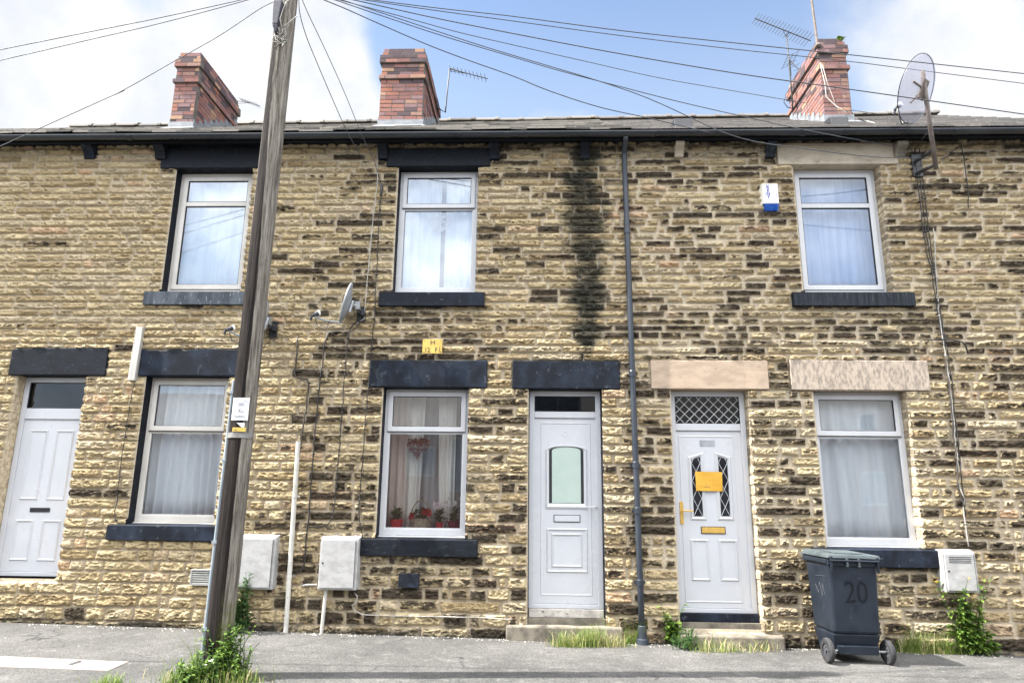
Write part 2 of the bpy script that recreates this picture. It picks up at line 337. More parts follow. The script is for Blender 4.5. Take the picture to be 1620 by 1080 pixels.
M['tile'] = slate_mat('concrete_tile', (.10,.092,.086), (.18,.165,.15), (.09,.085,.08))
def pole_mat():
    m, nt, out = newmat('weathered_pole_timber'); b = bsdf(nt, out, .85, 0, .2); co = coords(nt, (1,1,.05)); c1 = coords(nt)
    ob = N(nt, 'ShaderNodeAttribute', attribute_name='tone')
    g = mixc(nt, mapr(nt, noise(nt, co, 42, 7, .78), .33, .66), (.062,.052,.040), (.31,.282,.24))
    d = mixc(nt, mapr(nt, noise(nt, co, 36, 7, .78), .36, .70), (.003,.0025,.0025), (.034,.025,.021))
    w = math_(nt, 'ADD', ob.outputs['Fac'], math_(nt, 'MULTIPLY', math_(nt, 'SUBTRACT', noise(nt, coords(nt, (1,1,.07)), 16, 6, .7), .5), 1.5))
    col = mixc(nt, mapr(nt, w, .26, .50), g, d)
    crack = mapr(nt, noise(nt, coords(nt, (1,1,.03)), 60, 4, .7), .62, .70)
    col = mixc(nt, math_(nt, 'MULTIPLY', crack, .9), col, (.03,.025,.022))
    z = N(nt, 'ShaderNodeSeparateXYZ'); L(nt, c1, z.inputs[0])
    mo = math_(nt, 'MULTIPLY', mapr(nt, math_(nt, 'ADD', z.outputs[2], math_(nt, 'MULTIPLY', noise(nt, c1, 12, 5), 1.2)), 1.35, .75), mapr(nt, noise(nt, coords(nt, (1,1,.3)), 7, 3), .35, .55))
    al = N(nt, 'ShaderNodeSeparateXYZ'); L(nt, c1, al.inputs[0])
    mo = math_(nt, 'MULTIPLY', mo, mapr(nt, al.outputs[0], G(341,1068).x+.0, G(341,1068).x+.09))
    col = mixc(nt, math_(nt, 'MULTIPLY', mo, .8), col, (.11,.125,.02))                          # algae at the foot
    L(nt, col, b.inputs['Base Color']); bump(nt, noise(nt, co, 70, 5, .7), b, 1., .02); return m
M['pole'] = pole_mat()
M['opp_brick'] = None
def opp():
    m, nt, out = newmat('red_brick_row'); b = bsdf(nt, out, .9, 0, .2); co = coords(nt, (1,1,1), (R(90),0,0))
    t = N(nt, 'ShaderNodeTexBrick'); L(nt, co, t.inputs['Vector']); t.inputs['Scale'].default_value = 4.4
    t.inputs['Color1'].default_value = (.36,.17,.12,1); t.inputs['Color2'].default_value = (.28,.13,.10,1); t.inputs['Mortar'].default_value = (.34,.29,.26,1)
    L(nt, t.outputs[0], b.inputs['Base Color']); return m
M['opp_brick'] = opp()

# ------------------------------------------------------------------ layout of the terrace front (pixels of the photo -> wall plane)
FY = .125                                   # face of the window and door frames behind the wall plane
def opening(l, r, t, b):                    # each = pixel (x,y) on the wall plane
    return [X(*l), X(*r), Zz(*b), Zz(*t)]
OP = dict(
 Au=opening((267,370),(391.5,370),(340,264.5),(320,463)), Al=opening((217,710),(352,710),(295,593.5),(260,829)),
 Bu=opening((626,365),(754.5,365),(690,263),(690,463.5)), Bl=opening((601,730),(739,730),(680,611.5),(665,851)),
 Cu=opening((1263,365),(1402,365),(1320,263),(1340,464)), Cl=opening((1297,740),(1447,740),(1360,617.5),(1380,866)),
 Db=opening((835.5,790),(955,790),(895,615.5),(895,988)), Dc=opening((1068,790),(1194,790),(1120,616),(1135,994)),
 Da=opening((117,740),(117.5,740),(115,593.5),(80,915)))
OP['Da'][0] = OP['Da'][1] - .87
def rectpx(x0, x1, y0, y1, Y=0): 
    ym, xm = (y0+y1)/2, (x0+x1)/2
    return [X(x0,ym,Y), X(x1,ym,Y), Zz(xm,y1,Y), Zz(xm,y0,Y)]
LIN = dict(Da=rectpx(20,172,551,594), Al=rectpx(224,384,552,595), Au=rectpx(258,419,231,268), Bu=rectpx(613,776,236,265), Bl=rectpx(586,771,570,613),
 Db=rectpx(811,980,571,615.5), Dc=rectpx(1029,1214,570,616), Cl=rectpx(1249,1467,570,618), Cu=rectpx(1228,1417,228,262))
SILL = dict(Au=rectpx(232,393,463,484), Al=rectpx(174,345,830,854), Bu=rectpx(601,766,464,486), Bl=rectpx(569,756,852,879), Cu=rectpx(1252,1443,464,486), Cl=rectpx(1285,1491,868,896))
for k in ('Au','Al','Bu','Bl','Cu','Cl'): OP[k][2] = SILL[k][3] - .004; OP[k][3] = LIN[k][2] + .004
for k in ('Da','Db','Dc'): OP[k][3] = LIN[k][2] + .004
CUTS = [XB1, XB2] = [X(508,600), X(990,600)]
XL, XR = -9.2, 7.6
EAVE = 5.97
BLOCK = list(OP.values()) + list(LIN.values()) + list(SILL.values())

# ------------------------------------------------------------------ the rock-faced stone front, stone by stone
dx, dz = .0080, .0066
xs = np.arange(XL, XR+dx, dx); zs = np.arange(-.22, EAVE-.02, dz)
def snap(a, v):
    i = int(np.argmin(np.abs(a-v))); a[i] = v; return i
for o in OP.values():
    for v in o[:2]: snap(xs, v)
    for v in o[2:]: snap(zs, v)
ic1, ic2 = snap(xs, XB1), snap(xs, XB2)
NX, NZ = len(xs), len(zs)
def vnoise(sx, sz, seed, oct_=3, per=.5):
    r = np.random.default_rng(seed); out = np.zeros((NX, NZ)); amp = 1; tot = 0
    for o in range(oct_):
        gx = (xs-xs[0])/sx*2**o; gzz = (zs-zs[0])/sz*2**o
        g = r.random((int(gx[-1])+3, int(gzz[-1])+3)); ix = gx.astype(int); iz = gzz.astype(int)
        fx = gx-ix; fz = gzz-iz; fx = fx*fx*(3-2*fx); fz = fz*fz*(3-2*fz)
        a = g[ix][:,iz]; b = g[ix+1][:,iz]; c = g[ix][:,iz+1]; d = g[ix+1][:,iz+1]
        out += amp*((a*(1-fx)[:,None]+b*fx[:,None])*(1-fz)[None]+(c*(1-fx)[:,None]+d*fx[:,None])*fz[None]); tot += amp; amp *= per
    return out/tot
n_big, n_mid, n_fine = vnoise(.15,.06,1,2), vnoise(.062,.034,2,2), vnoise(.021,.016,3,2)
warp = vnoise(.06,.05,4,2)-.5
H = np.zeros((NX, NZ)); TONE = np.full((NX, NZ), .5); SOOT = np.zeros((NX, NZ)); MASK = np.zeros((NX, NZ)); EDGE = np.zeros((NX, NZ))
zlt = LIN['Bl'][3]
cz = [zlt]; 
while cz[-1] > -.3:
    z = cz[-1]; cz.append(z - (.112 if z > 1.05 else .118 if z > .6 else .134 if z > .38 else .152)*(1+random.uniform(-.05,.05)))
cz = cz[::-1]
while cz[-1] < EAVE+.1: cz.append(cz[-1] + .0905*(1+random.uniform(-.07,.07)))
SB, ST = SILL, LIN
def inr(x, z, x0, x1, z0, z1): return x0 <= x <= x1 and z0 <= z <= z1
def soot_p(x, z):
    p = .05
    if x > XB1-.35: p = .28
    if XB1+.1 < x < OP['Bu'][0]+.1: p = .5
    if x > XB1+.3 and z > 5.2: p = .6
    if x > OP['Bu'][1] and x < XB2 and 3.1 < z < 5.2: p = .3
    if XB1-.2 < x < OP['Bl'][0] and z < 1.9: p = .6
    if x > XB2: p = .56 if z > 3.2 else .66
    if x > XB2 and 3.9 < z < 4.9: p = .48
    if x > OP['Cu'][1] and z > 3.2: p = .48
    if OP['Db'][0]-.6 < x < OP['Db'][0] and z < 2.8: p = .42
    for k, q in (('Bu',.92),('Cu',.75),('Bl',.92),('Cl',.9)):
        s = SILL[k]
        if s[0]-.25 < x < s[1]+.15 and s[2]-(.42 if k != 'Bu' else .55) < z < s[2]+.02: p = q
    if LIN['Bl'][0]-.6 < x < LIN['Bl'][1]+.1 and zlt-.05 < z < zlt+.45: p = .8
    if x > XB2 and zlt < z < zlt+.5: p = .75
    if x < XB1-.35 and SILL['Au'][2]-.15 < z < SILL['Au'][2] and SILL['Au'][0] < x < SILL['Au'][1]: p = .4
    if z < .18: p = max(p, .3)
    return p
for ci in range(len(cz)-1):
    za, zb = cz[ci], cz[ci+1]; zm = (za+zb)/2
    if zb < zs[0] or za > zs[-1]: continue
    bl = sorted([(b[0], b[1]) for b in BLOCK if b[2]+.02 < zm < b[3]-.02]); segs = []; c = XL-.1
    for a, b in bl:
        if a > c: segs.append((c, a))
        c = max(c, b)
    segs.append((c, XR+.1))
    for a, b in segs:
        x = a; first = True
        while x < b-1e-6:
            up = z_up = zm > zlt
            w = float(np.clip(rng.lognormal(math.log(.29 if up else .24), .52), .09, .62))
            if zm < .4: w *= 1.15
            if b-(x+w) < .1: w = b-x
            x1 = min(b, x+w)
            i0, i1 = np.searchsorted(xs, x), np.searchsorted(xs, x1+1e-9); k0, k1 = np.searchsorted(zs, za), np.searchsorted(zs, zb)
            xm = (x+x1)/2
            if i1-i0 >= 2 and k1-k0 >= 2:
                gx = xs[i0:i1][:,None]; gzv = zs[k0:k1][None]
                wl = warp[i0:i1,k0:k1]; mw = .0062 if xm < XB1 else .0075 if xm < XB2 else .0105
                mw *= random.uniform(.75, 1.35)
                jz = random.uniform(-.004,.004); jt = random.uniform(-.05,.05)*(zb-za)/(x1-x); d = np.minimum(np.minimum(gx-x, x1-gx)*.8, np.minimum(gzv-za-jz-jt*(gx-xm)*.5, zb+jz-gzv)) - mw + wl*.017
                d = np.where((gx-x < .012) & (x in (a,)), np.maximum(d, np.minimum(gzv-za, zb-gzv)-mw), d)
                mk = np.clip(d/.007, 0, 1)
                u = (gx-x)/(x1-x); v = (gzv-za)/(zb-za)
                amp = random.uniform(.6, 1.5); vr = random.uniform(.35, .7) + .35*(n_big[i0:i1,k0:k1]-.5)*2
                tri = np.where(v < vr, v/np.maximum(vr,.05), (1-v)/np.maximum(1-vr,.05))
                tri = np.clip(tri, 0, 1)**.8
                ends = np.clip(np.minimum(u, 1-u)*(x1-x)/.05, 0, 1)**.6
                tl = random.uniform(-.5,.5)*(u-.5)+random.uniform(-.3,.3)*(v-.5)
                def tap(arr):                       # every stone gets its own cut of the noise, so nothing flows across a joint
                    w_, h_ = i1-i0, k1-k0; p_, q_ = random.randrange(NX-w_), random.randrange(NZ-h_); return arr[p_:p_+w_,q_:q_+h_]
                nb, nm, nf = tap(n_big), tap(n_mid), tap(n_fine)
                crease = 1-np.abs(2*nm-1)*1.9; crease2 = 1-np.abs(2*nb-1)*1.7; fin = 1-np.abs(2*nf-1)*2
                cut = np.clip(d/.014, 0, 1)
                px_, pz_ = random.uniform(.2,.8), random.uniform(.3,.7); sx_, sz_ = random.uniform(-.5,.5), random.uniform(-.25,.45)
                facet = np.minimum(np.minimum(.55+sz_*(v-.2)*2+sx_*(u-px_), .25+1.7*(1-v)*random.uniform(.7,1.4)), .2+2.6*v)
                rock = amp*cut*(.017*facet*ends + .026*(crease-.4) + .019*(crease2-.4) + .017*fin) + .007*tri*amp
                rock = .044*np.tanh(np.maximum(rock,-.011)/.044)
                H[i0:i1,k0:k1] = mk*(.012 + np.maximum(rock, -.009))
                MASK[i0:i1,k0:k1] = mk; EDGE[i0:i1,k0:k1] = np.clip(d/.026, 0, 1)
                
                TONE[i0:i1,k0:k1] = random.random()
                p = soot_p(xm, zm)
                so = random.uniform(.36, .98) if random.random() < p*1.08 else random.uniform(0, .38)*(.45+p)
                SOOT[i0:i1,k0:k1] = so
            x = x1
# water-streak under the dripping gutter joint, grime at the foot of the wall
sx0 = X(926,380)
cxs = sx0 + .06*(vnoise(.5,.5,9,2)-.5)
wst = np.interp(zs, [zlt-.05, zlt+.3, 4.2, 5.0, EAVE], [.07,.16,.19,.23,.16])[None]
STREAK = np.clip(1.25-np.abs(xs[:,None]-cxs)/wst/1.4, 0, 1)*np.interp(zs, [zlt-.25, zlt, zlt+.5, EAVE], [0,.75,.95,1.])[None]
STREAK = np.clip(STREAK + (TONE-.5)*.75*(STREAK > .12), 0, 1.1)
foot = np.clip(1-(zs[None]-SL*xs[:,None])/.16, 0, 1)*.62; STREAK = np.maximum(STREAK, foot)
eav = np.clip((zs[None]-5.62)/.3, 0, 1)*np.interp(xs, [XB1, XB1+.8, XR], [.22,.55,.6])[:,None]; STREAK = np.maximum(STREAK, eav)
for k, q in (('Bl',.5),('Bu',.42),('Cu',.36),('Cl',.5),('Au',.3)):
    s = SILL[k]; m_ = np.clip(1-np.maximum(np.maximum(s[0]-xs, xs-s[1]), 0)/.12, 0, 1)[:,None]*np.clip(1-(s[2]-zs)/.28, 0, 1)[None]*(zs < s[2])[None]
    STREAK = np.maximum(STREAK, q*m_)
WARM = np.interp(xs, [XB1-.4, XB1+.5, XB2, XB2+.5], [.85,.45,.3,.12])[:,None]*np.interp(zs, [0, 2.6, 3.4, 5.5], [1.,1.,.35,.12])[None]
for b in list(LIN.values())+list(SILL.values()):            # bedding for lintels and sills: plain mortar
    i0, i1 = np.searchsorted(xs, b[0]), np.searchsorted(xs, b[1]); k0, k1 = np.searchsorted(zs, b[2]), np.searchsorted(zs, b[3])
    H[i0:i1,k0:k1] = -.01; MASK[i0:i1,k0:k1] = 0
HOLE = np.zeros((NX-1, NZ-1), bool); xc = (xs[1:]+xs[:-1])/2; zc = (zs[1:]+zs[:-1])/2
for o in OP.values(): HOLE |= ((xc > o[0]) & (xc < o[1]))[:,None] & ((zc > o[2]) & (zc < o[3]))[None]

def proud(x, z, r=.03):
    i0, i1 = np.searchsorted(xs, x-r), np.searchsorted(xs, x+r)+1; k0, k1 = np.searchsorted(zs, z-r), np.searchsorted(zs, z+r)+1
    h = H[i0:i1,k0:k1]
    return float(h.max()) if h.size else 0.
def wall_front(i0, i1, parent, extra):
    sx, h = xs[i0:i1+1], H[i0:i1+1]; n, m = len(sx), NZ; b = BASE[parent.name]
    co = np.empty((n, m, 3), np.float32); co[...,0] = sx[:,None]-b.x; co[...,1] = -h-b.y; co[...,2] = zs[None]-b.z
    ii, kk = np.nonzero(~HOLE[i0:i1]); a = ii*m+kk
    q = np.stack([a, a+m, a+m+1, a+1], 1).astype(np.int32)
    ev = np.array(extra.v, np.float32).reshape(-1,3) - np.array([b.x,b.y,b.z], np.float32); ef = np.array(extra.f, np.int32) + n*m
    allv = np.concatenate([co.reshape(-1,3), ev]); allf = np.concatenate([q, ef])
    me = bpy.data.meshes.new('wall'); me.vertices.add(len(allv)); me.vertices.foreach_set('co', allv.ravel())
    me.loops.add(allf.size); me.loops.foreach_set('vertex_index', allf.ravel()); me.polygons.add(len(allf))
    me.polygons.foreach_set('loop_start', np.arange(0, allf.size, 4, dtype=np.int32)); me.update(calc_edges=True)
    def attr(nm, chans, dflt):
        c = np.ones((len(allv), 4), np.float32); c[n*m:,:3] = dflt
        for j, ch in enumerate(chans): c[:n*m,j] = ch[i0:i1+1].ravel()
        at = me.attributes.new(nm, 'FLOAT_COLOR', 'POINT'); at.data.foreach_set('color', c.ravel())
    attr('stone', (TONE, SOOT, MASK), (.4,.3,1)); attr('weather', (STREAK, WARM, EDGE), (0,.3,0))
    me.materials.append(M['stone']); me.materials.append(M['room'])
    mi = np.zeros(len(allf), np.int32); mi[len(q):] = 1; me.polygons.foreach_set('material_index', mi)
    o = bpy.data.objects.new('wall', me); link(o, parent); BASE[o.name] = b; return o
def shell(x0, x1):                        # gable/party walls, back wall and the floor between the storeys
    s = MB(); T = EAVE-.03
    for xx, w in ((x0,.1),(x1-.1,.1)): s.box(xx, xx+w, .012, 8, -.22, T)
    s.box(x0+.1, x1-.1, 7.8, 8, -.22, T); s.box(x0+.1, x1-.1, .30, 7.8, 2.9, 3.1); s.box(x0+.1, x1-.1, .30, 7.8, .02, .12)
    s.box(x0+.1, x1-.1, 3.2, 3.3, .12, 2.9); s.box(x0+.1, x1-.1, 3.2, 3.3, 3.1, T)
    return s

# ------------------------------------------------------------------ houses
def roofz(x, y):                           # front slope
    rz = 8.60 + .009*x
    return 6.0 + (y+.22)*(rz-6.0)/(4.22)
RIDGE_Y = 4.0
def make_roof(x0, x1, parent, mat, row, wmin, wmax, rough):
    s = MB(); th = .02
    s.tone = .4
    s.quad((x0,-.2,roofz(x0,-.2)-.03),(x1,-.2,roofz(x1,-.2)-.03),(x1,4,roofz(x1,4)-.03),(x0,4,roofz(x0,4)-.03))
    s.quad((x1,8.2,6.0),(x0,8.2,6.0),(x0,4,roofz(x0,4)-.03),(x1,4,roofz(x1,4)-.03))
    y = -.26; k = 0
    while y < 3.95:
        x = x0 - (0 if k % 2 else .12)
        while x < x1:
            w = random.uniform(wmin, wmax); xa, xb = max(x, x0), min(x+w-.006, x1)
            if xb-xa > .03:
                s.tone = random.random(); j = random.uniform(-.012,.012)*rough; y1 = min(y+row*1.35, 4.0); lift = .034+random.uniform(-.006,.017)*rough
                za, zb, zc_, zd = roofz(xa,y+j), roofz(xb,y+j), roofz(xb,y1), roofz(xa,y1)
                t1 = random.uniform(-.008,.008)*rough
                s.hexa([(xa,y+j,za+lift-th),(xb,y+j,zb+lift-th+t1),(xb,y1,zc_-.002),(xa,y1,zd-.002),(xa,y+j,za+lift+th*.3),(xb,y+j,zb+lift+th*.3+t1),(xb,y1,zc_+.012),(xa,y1,zd+.012)])
            x += w
        y += row*(1-.25*max(0,y)/4 if rough > .5 else 1); k += 1
    o = obj('roof', s, mat, parent)
    r = MB(); x = x0
    while x < x1-.02:                      # ridge tiles with their overlapping collars
        w = min(.46, x1-x); z0 = roofz(x, 4)+.0; r.tone = random.uniform(.25,.9); dzj = random.uniform(-.008,.012)
        for (xa, xb, rr) in ((x, x+w-.07, .12), (x+w-.07, x+w, .138)):
            if xb <= xa: continue
            pts = [(4+rr*1.15*math.cos(t), z0+rr*.75*math.sin(t)+dzj) for t in [math.pi*i/8 for i in range(9)]]
            r.prismx(pts[::-1] if False else pts, xa, xb)
        x += w
    obj('ridge_tiles', r, mat, o)
    return o
def brick_box(s, x0, x1, y0, y1, z0, h=.069, dark=0.):
    """one course of bricks round a rectangle"""
    bl, bw, g = .195, .095, .011
    off = random.uniform(0, bl)
    def tone():
        t = random.random()
        return (t*.16 if random.random() < .14+dark else .2+.8*t)
    zz0, zz1 = z0+g*.5, z0+h-g*.5
    for (ya, yb, sg) in ((y0, y0+bw, 1), (y1-bw, y1, -1)):
        x = x0 - off % (bl/2) if False else x0
        fst = random.choice((bl, bl/2)); x = x0
        while x < x1-.005:
            w = fst if x == x0 else bl
            xe = min(x+w, x1)
            if x1-xe < .05: xe = x1
            s.tone = tone(); j = random.uniform(-.0025,.0025); s.box(x, xe-g, ya+j, yb+j, zz0, zz1); x = xe
    for (xa, xb) in ((x0, x0+bw), (x1-bw, x1)):
        y = y0+bw+.0; fst = random.choice((bl, bl/2)); ys = y
        while y < y1-bw-.005:
            w = fst if y == ys else bl
            ye = min(y+w, y1-bw)
            s.tone = tone(); j = random.uniform(-.0025,.0025); s.box(xa+j, xb+j, y+g*.5, ye-g*.5, zz0, zz1); y = ye
def chimney(x0, x1, y0, y1, ztop, parent, tilt=0):
    zb = roofz(x0, y0)-.1
    prof = [-.012,0,.035,.03,.008,0,.03,.02]   # offsets of the courses from the top down
    s = MB(); m = MB(); z = ztop-.069
    for i, o in enumerate([-.015,.0,.03,.033,.0,-.002,.0,.03]):
        brick_box(s, x0-o, x1+o, y0-o, y1+o, z, dark=.34 if i < 4 else .12)
        m.box(x0-o+.004, x1+o-.004, y0-o+.004, y1+o-.004, z+.002, z+.067); z -= .069
    while z > zb-.05:
        brick_box(s, x0, x1, y0, y1, z); z -= .069
    m.box(x0+.005, x1-.005, y0+.005, y1-.005, zb-.4, ztop-.6)
    c = obj('chimney', s, M['brick'], parent, bevel=.003)
    obj('mortar_core', m, M['brick_mortar'], c)
    f = MB(); h = .11                               # lead apron and stepped flashing
    z0 = roofz(x0,y0)+.03
    f.box(x0-.015, x1+.015, y0-.012, y0-.002, z0-.02, z0+h)
    f.hexa([(x0-.05,y0-.16,roofz(x0,y0-.16)+.036),(x1+.05,y0-.16,roofz(x1,y0-.16)+.036),(x1+.05,y0-.012,z0+.012),(x0-.05,y0-.012,z0+.012),
            (x0-.05,y0-.16,roofz(x0,y0-.16)+.044),(x1+.05,y0-.16,roofz(x1,y0-.16)+.044),(x1+.05,y0-.012,z0+.02),(x0-.05,y0-.012,z0+.02)])
    for sx, xa in ((-1, x0), (1, x1)):
        y = y0
        while y < y1-.05:
            ye = min(y+.16, y1); za = roofz(xa,y)+.02
            f.box(min(xa+sx*.002, xa+sx*.012), max(xa+sx*.002, xa+sx*.012), y, ye-.006, za, za+.15+random.uniform(0,.03)); y = ye
    obj('lead_flashing', f, M['lead_sheet'], c)
    return c
def corbel(px, parent, mat, py0=224, py1=252, wpx=17):
    Y = -.13; x0, x1 = X(px-wpx/2, 238, Y), X(px+wpx/2, 238, Y); zt, zb = Zz(px, py0, Y), Zz(px, py1, -.05)
    h = zt-zb
    pts = [(.012,zt),(-.17,zt),(-.17,zt-.28*h),(-.135,zt-.40*h),(-.10,zt-.55*h),(-.075,zt-.75*h),(-.065,zb),(.012,zb)]
    s = MB(); s.prismx(pts, x0, x1); o = obj('corbel', s, mat, parent, bevel=.006)
    return o
def lintel(k, parent, mat, proud=.042, label=None, rag=.006):
    b = LIN[k]; s = MB(); n = 14; o = OP[k]
    top = [(b[0]+(b[1]-b[0])*i/n, b[3]-random.uniform(0,rag*1.6)) for i in range(n, -1, -1)]
    s.prism([(b[0],b[2]),(b[1],b[2])]+top, -proud, -.003)
    s.box(o[0]-.06, o[1]+.06, -.003, FY+.09, b[2]+.0015, b[3]-.02)
    return obj('lintel', s, mat, parent, bevel=.009, label=label)
def sill(k, parent, mat, proj=.075, label=None):
    b = SILL[k]; s = MB(); zt, zb = b[3], b[2]; o = OP[k]
    s.prismx([(-proj,zb),(-.002,zb),(-.002,zt+.008),(-proj,zt-.006)], b[0], b[1])
    s.prismx([(-.002,zb+.03),(FY+.07,zb+.03),(FY+.07,zt+.026),(-.002,zt+.008)], o[0]-.01, o[1]+.01)
    return obj('sill', s, mat, parent, bevel=.005, label=label)
def reveals(k, parent, mat, coursed=False):
    o = OP[k]; d = FY+.10
    k0, k1 = int(np.argmin(np.abs(zs-o[2]))), int(np.argmin(np.abs(zs-o[3])))
    for xx, sg in ((o[0],-1),(o[1],1)):
        ix = int(np.argmin(np.abs(xs-xx))); s = MB(); ci = -1; cols = []
        for kk in range(k0, k1+1):
            z = float(zs[kk]); c = int(np.searchsorted(cz, z))
            if c != ci: ci = c; jit = random.uniform(.001,.014) if coursed else random.uniform(.0005,.004); tn = random.random()
            m_ = float(MASK[ix,kk]); s.tone = tn if m_ > .5 else .85
            e = sg*jit*(m_ if coursed else 1); r_ = random.uniform(-.0025,.0025) if coursed else random.uniform(-.001,.001)
            f_ = -float(H[ix,kk])
            o_ = len(s.v)
            for x, y in ((xx, f_-.0004), (xx-e*.6+r_*.5-sg*.0004, min(f_+.012, .0)), (xx-e+r_-sg*.0004, .02), (xx-e-r_-sg*.0004, .07), (xx-e*.5-sg*.0004, d)):
                s.v.append((x, y, z)); s.t.append(s.tone)
            cols.append(o_)
        for a, b in zip(cols, cols[1:]):
            for q in range(4):
                f = (a+q, b+q, b+q+1, a+q+1); s.f.append(f if sg < 0 else f[::-1])
        obj('reveal', s, mat, parent)
def window(k, parent, pyt, px, style, mat, glass, cill=True):
    o = OP[k]; x0, x1 = o[0]+.004, o[1]-.004; z0, z1 = SILL[k][3]+.028, LIN[k][2]-.002
    zt = Zz(px, pyt, FY); f = MB(); D = FY+.065; fw = .062
    f.frame(x0, x1, z0, z1, fw, FY, D, wb=.075, wt=.062)
    win = None
    if style == 'hopper':
        f.box(x0+fw, x1-fw, FY, D, zt-.028, zt+.028)
        win = obj('window', f, mat, parent, bevel=.005)
        sh = MB(); sh.frame(x0+.036, x1-.036, zt-.012, z1-.030, .058, FY-.016, FY-.001); obj('sash', sh, mat, win, bevel=.006)
        g = MB(); g.frame(x0+.036+.056, x1-.036-.056, zt+.044, z1-.086, .008, FY-.008, FY+.010)
        g.frame(x0+fw-.002, x1-fw+.002, z0+.073, zt-.026, .010, FY+.012, FY+.022); g.box(x0+.04, x1-.04, FY-.012, FY-.002, zt-.020, zt-.0125)
        obj('gasket', g, M['gasket'], win)
        bd = MB(); bd.frame(x0+fw-.002, x1-fw+.002, z0+.074, zt-.027, .014, FY+.006, FY+.0118); obj('glazing_bead', bd, mat, win, bevel=.003)
        for a, b, yy in ((zt+.044, z1-.086, FY+.004), (z0+.072, zt-.026, FY+.03)):
            p = MB(); p.box(x0+.05, x1-.05, yy, yy+.005, a, b); obj('pane', p, glass, win)
    else:
        win = obj('window', f, mat, parent, bevel=.005)
        sh = MB(); a0, a1, b0, b1 = x0+.045, x1-.045, z0+.050, z1-.045; sw = .062
        sh.frame(a0, a1, b0, b1, sw, FY-.016, FY-.001); sh.box(a0+sw, a1-sw, FY-.014, FY-.001, zt-.030, zt+.030); obj('sash', sh, mat, win, bevel=.006)
        g = MB(); g.frame(a0+sw-.002, a1-sw+.002, zt+.029, b1-sw+.002, .008, FY-.008, FY+.02); g.frame(a0+sw-.002, a1-sw+.002, b0+sw-.002, zt-.029, .008, FY-.008, FY+.02)
        g.frame(a0-.004, a1+.004, b0-.004, b1+.004, .006, FY-.004, FY-.0006); obj('gasket', g, M['gasket'], win)
        for a, b in ((zt+.028, b1-sw), (b0+sw, zt-.028)):
            p = MB(); p.box(a0+sw-.005, a1-sw+.005, FY+.004, FY+.009, a, b); obj('pane', p, glass, win)
    if cill:
        c = MB(); c.prismx([(FY-.045,z0-.028),(FY+.05,z0-.028),(FY+.05,z0-.001),(FY-.01,z0-.001),(FY-.045,z0-.012)], x0-.0, x1+.0); obj('window_cill', c, mat, win, bevel=.003)
    bo = MB(); bo.box(o[0]-.02, o[1]+.02, FY+.0655, .50, z0-.01, z0+.065); obj('window_board', bo, M['upvc'], win)
    return win, (x0, x1, z0, z1, zt)

GH = 'terraced stone houses of the row'
hA = thing('terraced_house', 'buff clean stone terraced house with black lintels, behind the wooden pole', 'house', (-5.4, 0, gz(-5.4)), GH)
hB = thing('terraced_house', 'soot-streaked stone terraced house with black lintels, between the dish and the grey downpipe', 'house', (-.9, 0, gz(-.9)), GH)
hC = thing('terraced_house', 'dark sooty stone terraced house with unpainted lintels, behind the wheelie bin', 'house', (4.2, 0, gz(4.2)), GH)
wall_front(0, ic1, hA, shell(XL, XB1)); wall_front(ic1, ic2, hB, shell(XB1+.004, XB2)); wall_front(ic2, NX-1, hC, shell(XB2+.004, XR))
make_roof(XL, XB1, hA, M['slate'], .27, .2, .5, 1.); make_roof(XB1, XB2+.12, hB, M['slate'], .27, .2, .5, 1.); make_roof(XB2+.12, XR, hC, M['tile'], .30, .28, .34, .25)
chimney(-5.63, -5.27, 1.3, 2.71, 8.28, hA); chimney(-2.40, -1.73, 1.3, 2.86, 8.31, hB); chimney(4.28, 4.69, 1.3, 2.55, 8.40, hC)
for h, xa, xb in ((hA, XL, XB1), (hB, XB1, XB2), (hC, XB2, XR)):
    g = MB(); gy, gzc, gr = -.272, 5.925, .048
    pts = [(gy+gr*math.cos(t), gzc+gr*math.sin(t)) for t in [math.pi+math.pi*i/10 for i in range(11)]]
    inn = [(gy+(gr-.006)*math.cos(t), gzc+(gr-.006)*math.sin(t)) for t in [math.pi+math.pi*i/10 for i in range(11)]]
    g.prismx(pts+inn[::-1], xa, xb); g.prismx([(gy-gr-.007,gzc-.008),(gy-gr+.002,gzc-.008),(gy-gr+.002,gzc+.006),(gy-gr-.007,gzc+.006)], xa, xb)
    x = xa+.35
    while x < xb-.1:
        q = [(gy+(gr+.007)*math.cos(t), gzc+(gr+.007)*math.sin(t)) for t in [math.pi+math.pi*i/10 for i in range(11)]]; g.prismx(q+pts[::-1], x, x+.05); x += 1.83
    obj('gutter', g, M['gutter'], h)
    f = MB(); f.box(xa, xb, -.218, -.196, 5.865, 5.965); f.box(xa, xb, -.196, .01, 5.925, 5.945); obj('fascia', f, M['fascia'], h)
for px, h, m, w in ((137,hA,'worn_paint',17),(250,hA,'black_paint',17),(604,hB,'black_paint',15),(782,hB,'worn_paint',16),(926,hB,'black_paint',15),(1076,hC,'pale_stone',14),(1222,hC,'dark_sill',15),(1428,hC,'step_stone',17)):
    corbel(px, h, M[m], 225, 252 if h is not hC else 249, w)
for k, h, m in (('Au',hA,'black_paint'),('Al',hA,'worn_paint'),('Bu',hB,'black_paint'),('Bl',hB,'worn_paint')): lintel(k, h, M[m], rag=.022 if k == 'Al' else .006)
lintel('Da', hA, M['black_paint'], rag=.012); lintel('Db', hB, M['worn_paint'])
lintel('Dc', hC, M['lintel_stone'], label='smooth pinkish sandstone lintel'); lintel('Cl', hC, M['tooled_stone'], label='rough tooled sandstone lintel'); lintel('Cu', hC, M['pale_stone'], label='pale cracked stone lintel')
